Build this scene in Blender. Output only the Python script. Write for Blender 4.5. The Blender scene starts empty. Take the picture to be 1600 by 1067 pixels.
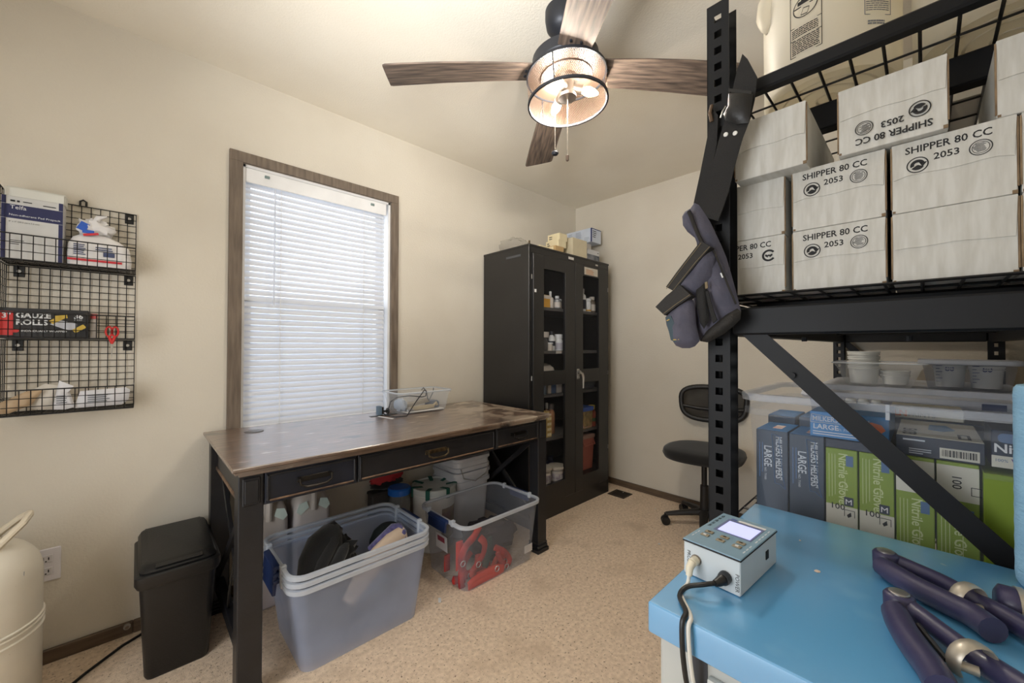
import bpy, bmesh, math, random
from mathutils import Vector as V, Matrix, noise, Quaternion
random.seed(7)
S = bpy.context.scene
COL = S.collection
PI = math.pi
R = math.radians

# ------------------------------------------------------------------ camera, world, light, exposure
CAMZ = 1.162
FPX = 614.28
YAW, PITCH, ROLL = R(46.3665), R(0.7066), R(0.1327)
_w = V((math.cos(YAW)*math.cos(PITCH), math.sin(YAW)*math.cos(PITCH), math.sin(PITCH)))
_r = V((math.sin(YAW), -math.cos(YAW), 0)); _u = _r.cross(_w)
_r, _u = _r*math.cos(ROLL)+_u*math.sin(ROLL), _u*math.cos(ROLL)-_r*math.sin(ROLL)
cam_data = bpy.data.cameras.new('camera'); cam = bpy.data.objects.new('camera', cam_data); COL.objects.link(cam)
cam_data.sensor_width = 36; cam_data.sensor_fit = 'HORIZONTAL'; cam_data.lens = FPX/1600*36; cam_data.clip_start = .02
cam.matrix_world = Matrix(((_r.x,_u.x,-_w.x,0),(_r.y,_u.y,-_w.y,0),(_r.z,_u.z,-_w.z,CAMZ),(0,0,0,1)))
S.camera = cam
S.view_settings.view_transform = 'Standard'; S.view_settings.look = 'None'
S.view_settings.gamma = 1; S.view_settings.use_curve_mapping = False
S.view_settings.exposure = 0.38
S.cycles.transparent_max_bounces = 40

wd = bpy.data.worlds.new('sky'); S.world = wd; wd.use_nodes = True
bg = wd.node_tree.nodes['Background']; bg.inputs[0].default_value = (.90,.95,1,1); bg.inputs[1].default_value = 1.6

def lamp(name, kind, loc, energy, color, size=.1, size_y=None, rot=None):
    d = bpy.data.lights.new(name, kind); d.energy = energy; d.color = color
    if kind == 'AREA':
        d.size = size
        if size_y: d.shape = 'RECTANGLE'; d.size_y = size_y
    else: d.shadow_soft_size = size
    o = bpy.data.objects.new(name, d); COL.objects.link(o); o.location = loc
    if rot: o.rotation_euler = rot
    return o
# added fill light from an unseen doorway behind the camera; daylight through the window
lamp('doorway_fill', 'AREA', (-1.02, .75, 1.25), 22, (.98,.99,1), .9, 1.9, (0, R(-90), 0))
FILL_P = V((.12,.55,1.68))      # added fill spot, an assumed flash bounced off the ceiling
fl = lamp('ceiling_fill', 'SPOT', FILL_P, 70, (.98,.99,1), .2)
fl.data.spot_size = R(112); fl.data.spot_blend = 1; fl.rotation_euler = (V((1.05,1.22,2.44))-FILL_P).to_track_quat('-Z','Y').to_euler()
lamp('window_daylight', 'AREA', (.728, 2.62, 1.55), 4.6, (.90,.95,1), .9, 1.5, (R(90), 0, PI))

# ------------------------------------------------------------------ helpers
def at(u, v, ax, val):
    d = _r*((u-800)/FPX) - _u*((v-533.5)/FPX) + _w
    i = 'xyz'.index(ax); c = V((0,0,CAMZ)); return c + d*((val-c[i])/d[i])
def lin(c):
    return tuple(((x/255)/12.92 if x/255 <= .04045 else ((x/255+.055)/1.055)**2.4) for x in c)

def M(n, c, r=.5, m=0, c2=None, vs=6, st=(1,1,1), lo=.35, hi=.65, bump=0, bs=150, spec=.5, coat=0, emit=0, detail=4, bst=(1,1,1), sheen=0):
    mt = bpy.data.materials.new(n); mt.use_nodes = True; nt = mt.node_tree; N = nt.nodes; L = nt.links
    p = N['Principled BSDF']; c = lin(c)
    c2 = lin(c2) if c2 else tuple(x*.88 for x in c)
    tc = N.new('ShaderNodeTexCoord'); mp = N.new('ShaderNodeMapping'); mp.inputs['Scale'].default_value = st
    L.new(tc.outputs['Object'], mp.inputs[0])
    nz = N.new('ShaderNodeTexNoise'); nz.inputs['Scale'].default_value = vs; nz.inputs['Detail'].default_value = detail
    L.new(mp.outputs[0], nz.inputs['Vector'])
    rp = N.new('ShaderNodeValToRGB'); e = rp.color_ramp.elements
    e[0].position = lo; e[1].position = hi; e[0].color = c2+(1,); e[1].color = c+(1,)
    L.new(nz.outputs[0], rp.inputs[0]); L.new(rp.outputs[0], p.inputs['Base Color'])
    p.inputs['Roughness'].default_value = r; p.inputs['Metallic'].default_value = m
    p.inputs['Specular IOR Level'].default_value = spec; p.inputs['Coat Weight'].default_value = coat
    if sheen: p.inputs['Sheen Weight'].default_value = sheen
    if emit:
        p.inputs['Emission Color'].default_value = c+(1,); p.inputs['Emission Strength'].default_value = emit
    if bump:
        m2 = N.new('ShaderNodeMapping'); m2.inputs['Scale'].default_value = bst; L.new(tc.outputs['Object'], m2.inputs[0])
        n2 = N.new('ShaderNodeTexNoise'); n2.inputs['Scale'].default_value = bs; n2.inputs['Detail'].default_value = 3
        L.new(m2.outputs[0], n2.inputs['Vector'])
        b = N.new('ShaderNodeBump'); b.inputs['Strength'].default_value = bump; b.inputs['Distance'].default_value = .004
        L.new(n2.outputs[0], b.inputs['Height']); L.new(b.outputs[0], p.inputs['Normal'])
    return mt
def layer(mt, c, vs, lo, hi, st=(1,1,1), detail=6, off=(0,0,0)):
    """a second noise layer of colour over a material made by M"""
    nt = mt.node_tree; N = nt.nodes; L = nt.links; p = N['Principled BSDF']
    src = p.inputs['Base Color'].links[0].from_socket
    tc = N.new('ShaderNodeTexCoord'); mp = N.new('ShaderNodeMapping'); mp.inputs['Scale'].default_value = st; mp.inputs['Location'].default_value = off
    L.new(tc.outputs['Object'], mp.inputs[0])
    nz = N.new('ShaderNodeTexNoise'); nz.inputs['Scale'].default_value = vs; nz.inputs['Detail'].default_value = detail
    L.new(mp.outputs[0], nz.inputs['Vector'])
    mr = N.new('ShaderNodeMapRange'); mr.inputs[1].default_value = lo; mr.inputs[2].default_value = hi
    L.new(nz.outputs[0], mr.inputs[0])
    mx = N.new('ShaderNodeMixRGB'); L.new(mr.outputs[0], mx.inputs[0]); L.new(src, mx.inputs[1]); mx.inputs[2].default_value = lin(c)+(1,)
    L.new(mx.outputs[0], p.inputs['Base Color'])
    return mt
def CLR(n, c, fac, r=.25, transl=0, spec=.5):
    """clear or milky plastic: part of the light goes straight through, the rest meets the plastic"""
    mt = bpy.data.materials.new(n); mt.use_nodes = True; nt = mt.node_tree; N = nt.nodes; L = nt.links
    p = N['Principled BSDF']; out = N['Material Output']
    tc = N.new('ShaderNodeTexCoord'); nz = N.new('ShaderNodeTexNoise'); nz.inputs['Scale'].default_value = 9
    L.new(tc.outputs['Object'], nz.inputs['Vector'])
    mr = N.new('ShaderNodeMapRange'); mr.inputs[3].default_value = fac*.85; mr.inputs[4].default_value = fac*1.15
    L.new(nz.outputs[0], mr.inputs[0])
    p.inputs['Base Color'].default_value = lin(c)+(1,); p.inputs['Roughness'].default_value = r; p.inputs['Specular IOR Level'].default_value = spec
    sh = p.outputs[0]
    if transl:
        t2 = N.new('ShaderNodeBsdfTranslucent'); t2.inputs[0].default_value = lin(c)+(1,)
        m0 = N.new('ShaderNodeMixShader'); m0.inputs[0].default_value = transl; L.new(sh, m0.inputs[1]); L.new(t2.outputs[0], m0.inputs[2]); sh = m0.outputs[0]
    t = N.new('ShaderNodeBsdfTransparent'); t.inputs[0].default_value = (.97,.98,1,1)
    mx = N.new('ShaderNodeMixShader'); L.new(mr.outputs[0], mx.inputs[0]); L.new(t.outputs[0], mx.inputs[1]); L.new(sh, mx.inputs[2])
    L.new(mx.outputs[0], out.inputs[0])
    return mt

def tag(o, label=None, cat=None, group=None, kind=None):
    if label: o['label'] = label
    if cat: o['category'] = cat
    if group: o['group'] = group
    if kind: o['kind'] = kind
    return o
def thing(name, label, cat, loc=(0,0,0), rz=0, group=None, kind=None):
    o = bpy.data.objects.new(name, None); COL.objects.link(o); o.location = loc; o.rotation_euler = (0,0,rz); o.empty_display_size = .05
    return tag(o, label, cat, group, kind)
def dup(root, loc, rz=0, label=None, group=None):
    r = root.copy(); COL.objects.link(r); r.location = loc; r.rotation_euler = (0,0,rz)
    if label: r['label'] = label
    if group: r['group'] = group
    for ch in list(root.children):
        c = ch.copy(); COL.objects.link(c); c.parent = r
        for g in list(ch.children):
            d = g.copy(); COL.objects.link(d); d.parent = c
    return r
def wmat(o):
    m = Matrix.LocRotScale(o.location, o.rotation_euler.to_quaternion() if o.rotation_mode != 'QUATERNION' else o.rotation_quaternion, o.scale)
    return wmat(o.parent) @ m if o.parent else m

def rr(cx, cy, hx, hy, r, z=0, n=4):
    pts = []
    for k, (sx, sy) in enumerate(((1,1),(-1,1),(-1,-1),(1,-1))):
        for i in range(n+1):
            a = (k+i/n)*PI/2
            pts.append(V((cx+sx*(hx-r)+r*math.cos(a), cy+sy*(hy-r)+r*math.sin(a), z)))
    return pts
class B:
    def __init__(s): s.bm = bmesh.new()
    def box(s, c, d, rot=None, bev=0, seg=1):
        m = Matrix.Translation(c) @ (rot.to_4x4() if rot else Matrix.Identity(4)) @ Matrix.Diagonal((d[0],d[1],d[2],1))
        g = bmesh.ops.create_cube(s.bm, size=1, matrix=m)
        if bev:
            es = list({e for v in g['verts'] for e in v.link_edges})
            bmesh.ops.bevel(s.bm, geom=es, offset=bev, segments=seg, affect='EDGES', profile=.6)
        return s
    def b2(s, x0, x1, y0, y1, z0, z1, bev=0, seg=1):
        return s.box(((x0+x1)/2,(y0+y1)/2,(z0+z1)/2), (abs(x1-x0),abs(y1-y0),abs(z1-z0)), None, bev, seg)
    def loft(s, loops, cap0=True, cap1=True, closed=True):
        vs = [[s.bm.verts.new(p) for p in lp] for lp in loops]
        n = len(loops[0])
        for a, b in zip(vs, vs[1:]):
            for i in range(n if closed else n-1):
                j = (i+1) % n
                try: s.bm.faces.new((a[i], a[j], b[j], b[i]))
                except ValueError: pass
        if closed and cap0: s.bm.faces.new(list(reversed(vs[0])))
        if closed and cap1: s.bm.faces.new(vs[-1])
        return s
    def cyl(s, p, q, r, r2=None, n=16):
        return s.tube([p,q], [r, r if r2 is None else r2], n)
    def tube(s, pts, r, n=8, sq=1.0, closed=False, ref=None):
        pts = [V(p) for p in pts]; k = len(pts)
        rs = r if isinstance(r, (list,tuple)) else [r]*k
        loops = []; prev = None
        for i, p in enumerate(pts):
            if closed: t = pts[(i+1)%k]-pts[i-1]
            else: t = pts[min(i+1,k-1)]-pts[max(i-1,0)]
            t.normalize()
            if prev is None:
                a = V(ref) if ref else (V((0,0,1)) if abs(t.z) < .9 else V((1,0,0)))
            else: a = prev
            a = a-t*a.dot(t); a.normalize(); prev = a; b = t.cross(a)
            loops.append([p+(a*math.cos(2*PI*j/n)*sq+b*math.sin(2*PI*j/n))*rs[i] for j in range(n)])
        if closed: loops.append(loops[0]); return s.loft(loops, False, False)
        return s.loft(loops)
    def lathe(s, prof, c=(0,0,0), n=24, ax=None, cap=True):
        c = V(c); loops = []
        q = V((0,0,1)).rotation_difference(V(ax)).to_matrix() if ax else Matrix.Identity(3)
        for r, z in prof: loops.append([c+q@V((max(r,1e-4)*math.cos(2*PI*i/n), max(r,1e-4)*math.sin(2*PI*i/n), z)) for i in range(n)])
        ring = prof[0] == prof[-1]
        return s.loft(loops, cap and not ring, cap and not ring)
    def prism(s, pts, d):
        """polygon (3-D points in a plane) pushed along vector d"""
        a = [V(p) for p in pts]; d = V(d)
        return s.loft([a, [p+d for p in a]])
    def blob(s, c, rad, amp=.15, fr=3.0, seed=0, n=20, flat=0):
        g = bmesh.ops.create_uvsphere(s.bm, u_segments=n, v_segments=n*2//3, radius=1)
        off = V((seed*3.1, seed*1.7, seed*.9))
        for v in g['verts']:
            k = 1+amp*noise.noise(v.co*fr+off)+amp*.5*noise.noise(v.co*fr*2.3+off)
            p = v.co*k
            if flat and p.z < -flat: p.z = -flat
            v.co = V(c)+V((p.x*rad[0], p.y*rad[1], p.z*rad[2]))
        return s
    def pillow(s, pts, d, th, rings=5, wob=0, seed=0):
        """closed outline (3-D, roughly planar) inflated to both sides along unit vector d"""
        pts = [V(p) for p in pts]; c = sum(pts, V())/len(pts); d = V(d).normalized(); n = len(pts)
        for sg in (1,-1):
            loops = []
            for k in range(rings+1):
                t = k/rings*.97; h = th*math.sqrt(max(0, 1-(1-t)**2))
                loops.append([c+(p-c)*(1-t)+d*sg*h*(1+wob*noise.noise((c+(p-c)*(1-t))*40+V((seed,0,0)))) for p in pts])
            if sg < 0: loops = [list(reversed(l)) for l in loops]
            s.loft(loops, False, True)
        return s
    def grid(s, o, u, v, nu, nv, r):
        o, u, v = V(o), V(u), V(v)
        for i in range(nu+1): s.tube([o+u*(i/nu), o+u*(i/nu)+v], r, 4)
        for j in range(nv+1): s.tube([o+v*(j/nv), o+v*(j/nv)+u], r, 4)
        return s
    def build(s, name, mat, parent=None, smooth=35, local=False, **k):
        me = bpy.data.meshes.new(name)
        bmesh.ops.recalc_face_normals(s.bm, faces=s.bm.faces)
        if parent and not local: s.bm.transform(wmat(parent).inverted())
        s.bm.to_mesh(me); s.bm.free()
        if smooth:
            me.polygons.foreach_set('use_smooth', [True]*len(me.polygons)); me.set_sharp_from_angle(angle=R(smooth))
        me.materials.append(mat)
        o = bpy.data.objects.new(name, me); COL.objects.link(o)
        if parent: o.parent = parent
        return tag(o, **k)

_tc = {}
def text(s, h, o, xd, yd, mat, parent, name='lettering', align='LEFT', sx=1, bold=0, local=False, fit=None):
    """flat raised print: o = where the baseline starts, xd / yd = reading and up directions"""
    key = (s, align, bold)
    if key not in _tc:
        cu = bpy.data.curves.new('print', 'FONT'); cu.body = s; cu.size = 1; cu.align_x = align; cu.resolution_u = 2; cu.offset = bold
        ob = bpy.data.objects.new('print', cu); me = bpy.data.meshes.new_from_object(ob)
        bpy.data.objects.remove(ob); _tc[key] = me
    me = _tc[key].copy()
    xd, yd = V(xd).normalized(), V(yd).normalized(); zd = xd.cross(yd); k = h/.72
    if fit:
        xs = [v.co.x for v in me.vertices]; sx = fit/((max(xs)-min(xs))*k)
    m = Matrix(((xd.x*k*sx, yd.x*k, zd.x, o[0]), (xd.y*k*sx, yd.y*k, zd.y, o[1]), (xd.z*k*sx, yd.z*k, zd.z, o[2]), (0,0,0,1)))
    if parent and not local: m = wmat(parent).inverted() @ m
    me.transform(m); me.materials.clear(); me.materials.append(mat); me.name = name
    ob = bpy.data.objects.new(name, me); COL.objects.link(ob); ob.parent = parent
    return ob
def lines(b, o, xd, yd, w, n, gap, h, seed=0):
    """rows of small print drawn as thin bars"""
    rnd = random.Random(seed); xd, yd, o = V(xd).normalized(), V(yd).normalized(), V(o); zd = xd.cross(yd)
    for i in range(n):
        l = w*rnd.uniform(.6, 1); p = o-yd*gap*i
        b.loft([[p, p+xd*l, p+xd*l+yd*h, p+yd*h]], False, True) if False else b.prism([p, p+xd*l, p+xd*l+yd*h, p+yd*h], zd*.0003)
    return b
def plate(b, o, xd, yd, w, h, t=.0005):
    xd, yd, o = V(xd).normalized(), V(yd).normalized(), V(o); zd = xd.cross(yd)
    return b.prism([o, o+xd*w, o+xd*w+yd*h, o+yd*h], zd*t)
def ringflat(b, c, xd, yd, r0, r1, n=24, a0=0, a1=2*PI, t=.0004):
    xd, yd, c = V(xd).normalized(), V(yd).normalized(), V(c); zd = xd.cross(yd)
    full = abs(a1-a0-2*PI) < 1e-3; k = n if full else n+1
    pt = lambda r, i: c+(xd*math.cos(a0+(a1-a0)*i/n)+yd*math.sin(a0+(a1-a0)*i/n))*r+zd*t
    i_ = [b.bm.verts.new(pt(r0, i)) for i in range(k)]; o_ = [b.bm.verts.new(pt(r1, i)) for i in range(k)]
    for i in range(n): b.bm.faces.new((i_[i], o_[i], o_[(i+1)%k], i_[(i+1)%k]))
    return b

# ------------------------------------------------------------------ materials
wall_m = M('wall_paint', (214,207,193), .75, c2=(208,200,185), vs=2, bump=.35, bs=110)
ceil_m = M('ceiling_paint', (238,231,216), .85, c2=(232,224,208), vs=2, bump=.3, bs=130)
carpet_m = M('carpet', (242,220,195), .95, c2=(220,196,170), vs=60, detail=8, bump=.6, bs=320)
layer(carpet_m, (128,102,80), 110, .60, .70, detail=6); layer(carpet_m, (206,182,156), 5, .55, .8)
casing_m = M('grey_wood_casing', (122,108,94), .6, c2=(96,84,72), vs=10, st=(6,6,.6), bump=.2, bs=60, bst=(5,5,.5))
base_m = M('brown_baseboard', (104,86,68), .55, c2=(84,68,54), vs=12, st=(.6,.6,6))
white_m = M('white_paint', (235,235,235), .45)
black_metal = M('black_metal', (26,26,27), .42, c2=(20,20,21), vs=20)
rack_m = M('rack_steel', (20,22,26), .5, c2=(15,16,19), vs=8, spec=.25)
wire_m = M('black_wire', (20,20,21), .4)
desk_black = M('desk_black_paint', (30,30,34), .42, c2=(22,22,25), vs=14, st=(1,1,1), bump=.1, bs=80)
desk_wear = M('worn_wood_edge', (126,98,74), .55, c2=(58,44,36), vs=22, lo=.3, hi=.6)
desk_top_m = M('desk_top_wood', (122,98,80), .34, c2=(84,64,52), vs=9, st=(1,9,1), detail=8, bump=.05, bs=50, bst=(1,8,1), coat=.8)
layer(desk_top_m, (186,172,154), 9, .62, .72, st=(1,3,1), detail=9); layer(desk_top_m, (40,28,24), 4, .60, .7, st=(1,2,1), off=(4,1,2))
desk_top_m.node_tree.nodes['Principled BSDF'].inputs['Coat IOR'].default_value = 2.4; desk_top_m.node_tree.nodes['Principled BSDF'].inputs['Coat Roughness'].default_value = .2
def worn_end(mt):
    # finish rubbed through to pale wood and ring marks at the right-hand end of the desk
    nt = mt.node_tree; N = nt.nodes; L = nt.links; p = N['Principled BSDF']; src = p.inputs['Base Color'].links[0].from_socket
    tc = N.new('ShaderNodeTexCoord'); sx = N.new('ShaderNodeSeparateXYZ'); L.new(tc.outputs['Object'], sx.inputs[0])
    m1 = N.new('ShaderNodeMapRange'); m1.inputs[1].default_value = .25; m1.inputs[2].default_value = .62; L.new(sx.outputs[0], m1.inputs[0])
    nz = N.new('ShaderNodeTexNoise'); nz.inputs['Scale'].default_value = 7; nz.inputs['Detail'].default_value = 10; nz.inputs['Distortion'].default_value = 1.2; L.new(tc.outputs['Object'], nz.inputs['Vector'])
    m2 = N.new('ShaderNodeMapRange'); m2.inputs[1].default_value = .47; m2.inputs[2].default_value = .58; L.new(nz.outputs[0], m2.inputs[0])
    mu = N.new('ShaderNodeMath'); mu.operation = 'MULTIPLY'; L.new(m1.outputs[0], mu.inputs[0]); L.new(m2.outputs[0], mu.inputs[1])
    mx = N.new('ShaderNodeMixRGB'); L.new(mu.outputs[0], mx.inputs[0]); L.new(src, mx.inputs[1]); mx.inputs[2].default_value = lin((184,166,146))+(1,); L.new(mx.outputs[0], p.inputs['Base Color'])
    L.new(mu.outputs[0], N.new('ShaderNodeMath').inputs[0])
worn_end(desk_top_m)
brass_m = M('aged_brass', (120,104,80), .35, m=.9, c2=(70,62,50), vs=30)
steel_m = M('bright_steel', (190,188,184), .3, m=.9, vs=20)
nickel_m = M('brushed_nickel', (150,140,130), .35, m=.95)
navy_m = M('navy_plastic', (34,52,96), .45)
blk_plastic = M('black_plastic', (22,22,23), .42, c2=(17,17,18), bump=.15, bs=160)
blk_cloth = M('black_cloth', (24,23,24), .95, c2=(15,15,15), bump=.5, bs=300, sheen=.3)
carton_w = M('white_carton', (206,205,200), .8, c2=(192,190,183), vs=14, st=(1,6,1), bump=.08, bs=90)
layer(carton_w, (160,146,126), 5, .68, .82)
carton_edge = M('carton_brown_edge', (150,128,100), .85, c2=(110,90,68), vs=30)
ink = M('black_ink', (30,30,32), .7); ink_w = M('white_ink', (226,228,230), .7); ink_blue = M('blue_ink', (40,58,110), .7); ink_red = M('red_ink', (196,42,46), .6)
ink_grey = M('grey_ink', (120,124,130), .7)
cream_m = M('cream_carton', (226,214,178), .75, c2=(214,200,164), vs=10)
tan_m = M('tan_carton', (196,164,116), .8)
white_pl = M('white_plastic', (232,232,228), .4, c2=(222,222,218), vs=5)
clear_pl = CLR('clear_plastic', (205,214,228), .22, .18, .3)
milky_pl = CLR('milky_plastic', (200,206,224), .42, .3, .4)
rim_pl = CLR('clear_plastic_rim', (228,234,242), .72, .2, .3)
glass_m = CLR('door_glass', (70,70,72), .07, .04)
pane_m = CLR('window_glass', (220,230,235), .06, .02)

# ------------------------------------------------------------------ the room
YL, YR, XF, XB, CE = 2.227, -.345, 2.937, -.95, 2.44
WX0, WX1, WZ0, WZ1 = .354, 1.102, .735, 2.027
b = B()
b.b2(XB-.12, WX0, YL, YL+.14, 0, CE); b.b2(WX1, XF+.12, YL, YL+.14, 0, CE); b.b2(WX0, WX1, YL, YL+.14, 0, WZ0); b.b2(WX0, WX1, YL, YL+.14, WZ1, CE)
b.build('wall_left', wall_m, None, 0, kind='structure')
B().b2(XF, XF+.12, YR-.12, YL, 0, CE).build('wall_far', wall_m, None, 0, kind='structure')
B().b2(XB-.12, XF, YR-.12, YR, 0, CE).build('wall_right', wall_m, None, 0, kind='structure')
b = B(); b.b2(XB-.12, XB, YR, .28, 0, CE); b.b2(XB-.12, XB, 1.22, YL, 0, CE); b.b2(XB-.12, XB, .28, 1.22, 2.05, CE)
b.build('wall_back', wall_m, None, 0, kind='structure')
B().b2(XB-.3, XF+.12, YR-.12, YL+.14, -.08, 0).build('floor', carpet_m, None, 0, kind='structure')
B().b2(XB-.12, XF+.12, YR-.12, YL+.14, CE, CE+.1).build('ceiling', ceil_m, None, 0, kind='structure')
B().b2(XB, .0, YL-.014, YL, 0, .05, .003).b2(.0, 1.8, YL-.014, YL, 0, .05, .003).build('baseboard_left', base_m, None, 0, kind='structure')
B().b2(XF-.013, XF, YR, YL-.014, 0, .05, .003).build('baseboard_far', base_m, None, 0, kind='structure')

# window: casing boards, white jamb, two sashes with panes
win = thing('window_1', None, None, (.728, YL, 1.38), kind='structure')
for x0, x1, z0, z1 in ((.301,.354,WZ0-.053,2.028),(1.102,1.149,WZ0-.053,2.028),(.301,1.149,2.028,2.077),(.354,1.102,WZ0-.053,WZ0)):
    B().b2(x0, x1, YL-.018, YL, z0, z1, .0015).build('casing_board', casing_m, win)
b = B()
for x0, x1, z0, z1 in ((WX0,WX0+.012,WZ0,WZ1),(WX1-.012,WX1,WZ0,WZ1),(WX0,WX1,WZ1-.012,WZ1),(WX0,WX1,WZ0,WZ0+.015)): b.b2(x0, x1, YL+.001, YL+.13, z0, z1)
b.build('jamb', white_m, win)
def sash(z0, z1, y, nm):
    s = B()
    for a in ((WX0+.012,WX0+.05,z0,z1),(WX1-.05,WX1-.012,z0,z1),(WX0+.012,WX1-.012,z1-.04,z1),(WX0+.012,WX1-.012,z0,z0+.045)): s.b2(a[0],a[1],y,y+.028,a[2],a[3],.003)
    o = s.build('sash', white_m, win)
    B().b2(WX0+.05, WX1-.05, y+.011, y+.016, z0+.045, z1-.04).build('pane', pane_m, o)
sash(1.36, 2.015, .095+YL, 1); sash(.75, 1.40, .06+YL, 2)
B().b2(WX0+.05, WX1-.05, YL+.125, YL+.1255, .79, 1.38).build('insect_screen', CLR('screen_mesh', (120,122,126), .16, .8), win, 0)

# the blind
slat_m = bpy.data.materials.new('blind_slat'); slat_m.use_nodes = True
nt = slat_m.node_tree; p = nt.nodes['Principled BSDF']; p.inputs['Base Color'].default_value = lin((228,230,234))+(1,); p.inputs['Roughness'].default_value = .4
tl = nt.nodes.new('ShaderNodeBsdfTranslucent'); nz = nt.nodes.new('ShaderNodeTexNoise'); nz.inputs['Scale'].default_value = 3
rp = nt.nodes.new('ShaderNodeValToRGB'); rp.color_ramp.elements[0].color = lin((226,229,236))+(1,); rp.color_ramp.elements[1].color = lin((236,238,243))+(1,)
nt.links.new(nz.outputs[0], rp.inputs[0]); nt.links.new(rp.outputs[0], tl.inputs[0])
mx = nt.nodes.new('ShaderNodeMixShader'); mx.inputs[0].default_value = .27; nt.links.new(p.outputs[0], mx.inputs[1]); nt.links.new(tl.outputs[0], mx.inputs[2]); nt.links.new(mx.outputs[0], nt.nodes['Material Output'].inputs[0])
BX0, BX1, BY = WX0+.016, WX1-.028, YL+.026
bl = thing('window_blind', 'white horizontal slat blind hanging closed inside the grey wooden window frame', 'blind', (.72, BY, 1.99))
B().b2(BX0, BX1, BY-.018, BY+.02, 1.965, 2.012, .002).build('headrail', white_m, bl)
B().b2(BX0-.003, BX1+.003, BY-.026, BY-.020, 1.945, 2.014, .002).build('valance', white_m, bl)
b = B(); w_ = .0291; tl_ = R(66); n_ = 6
prof = []
for i in range(n_+1):
    t = i/n_-.5; prof.append((t*w_, .0025*(1-4*t*t)))
lo = []
for x in (-(BX1-BX0)/2, (BX1-BX0)/2):
    lp = []
    for q, h in prof: lp.append(V((x, q*math.cos(tl_)-h*math.sin(tl_), q*math.sin(tl_)+h*math.cos(tl_))))
    for q, h in reversed(prof): lp.append(V((x, q*math.cos(tl_)-(h+.0006)*math.sin(tl_), q*math.sin(tl_)+(h+.0006)*math.cos(tl_))))
    lo.append(lp)
b.loft(lo); sl0 = b.build('slat', slat_m, bl, 40, local=True)
for i in range(41):
    o = sl0 if i == 0 else sl0.copy()
    if i: COL.objects.link(o)
    o.parent = bl; o.location = ((BX0+BX1)/2-.72, 0, 1.94-i*.0288-1.99)
B().b2(BX0, BX1, BY-.014, BY+.014, .757, .775, .003).build('bottom_rail', white_m, bl)
for x in (.52, .945):
    b = B()
    for dy in (-.017, .017): b.tube([(x, BY+dy, 1.96), (x, BY+dy, .77)], .0016, 5)
    for i in range(41): b.tube([(x-.003, BY-.017, 1.935-i*.0288), (x+.003, BY-.017, 1.935-i*.0288)], .0018, 4)
    b.build('ladder_cord', white_m, bl)
B().tube([(.49, BY-.03, 1.94), (.487, BY-.034, 1.36)], .004, 8).build('tilt_wand', CLR('clear_wand', (225,230,240), .5, .1), bl)
for x in (.455, .99):
    B().box((x, BY-.029, 1.99), (.022,.006,.014), None, .002).tube([(x-.006,BY-.034,1.993),(x+.006,BY-.034,1.987)], .003, 6).build('valance_clip', CLR('clip', (150,170,165), .6, .2), bl)

# ------------------------------------------------------------------ desk
DX0, DX1, DY0, DY1, DZ = .215, 1.716, 1.47, 2.205, .779
dk = thing('desk', 'black writing desk with three drawers and a worn dark wood top under the window', 'desk', (.965, 1.84, 0))
b = B()
for ins, z0, z1 in ((0,.766,DZ),(.008,.757,.766),(.022,.746,.757)): b.b2(DX0+ins, DX1-ins, DY0+ins, DY1, z0, z1, .003 if ins == 0 else 0)
b.build('desktop', desk_top_m, dk, 0)
LX = ((.236,.306),(1.636,1.706))
for i, (x0, x1) in enumerate(LX):
    for y0, y1, f in ((1.500,1.568,1),(2.13,2.195,0)):
        b = B(); b.b2(x0, x1, y0, y1, .05, .746, .003)
        lg = b.build('leg', desk_black, dk)
        B().b2(x0-.010, x1+.012, y0-.010, y1+.010, 0, .022, .003).b2(x0-.006, x1+.007, y0-.006, y1+.006, .022, .042, .006).b2(x0-.004, x1+.004, y0-.004, y1+.004, .042, .056, .004).build('foot', desk_black, lg)
        if f:
            B().b2(x0+.010, x1-.010, y0-.006, y0, .648, .738, .003).b2(x0+.016, x1-.016, y0-.009, y0-.005, .656, .730, .002).build('corner_block', desk_black, lg)
    xm = (x0+x1)/2
    B().b2(xm-.014, xm+.014, 1.568, 2.13, .635, .746, .002).build('side_apron', desk_black, dk)
    B().b2(xm-.018, xm+.018, 1.568, 2.13, .622, .638, .003).build('worn_rail', desk_wear, dk)
    B().b2(xm-.016, xm+.016, 1.568, 2.13, .10, .15, .002).build('side_stretcher', desk_black, dk)
    for (za, zb) in ((.16,.625),(.625,.16)):
        d = V((0,.562,zb-za)); L_ = d.length
        B().box((xm+(.006 if za < .3 else -.006),1.849,(za+zb)/2), (.014,L_-.03,.026), Matrix.Rotation(math.atan2(zb-za,.562),3,'X'), .001).build('cross_brace', desk_black, dk)
B().b2(.306,1.636,1.512,1.53,.636,.746).build('front_rail', desk_black, dk)
B().b2(.306,1.636,2.165,2.185,.64,.746).build('back_apron', desk_black, dk)
hm = {0: M('dark_bail_handle', (62,58,54), .35, m=.8), 1: brass_m, 2: M('black_bail_handle', (40,38,36), .35, m=.8)}
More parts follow.
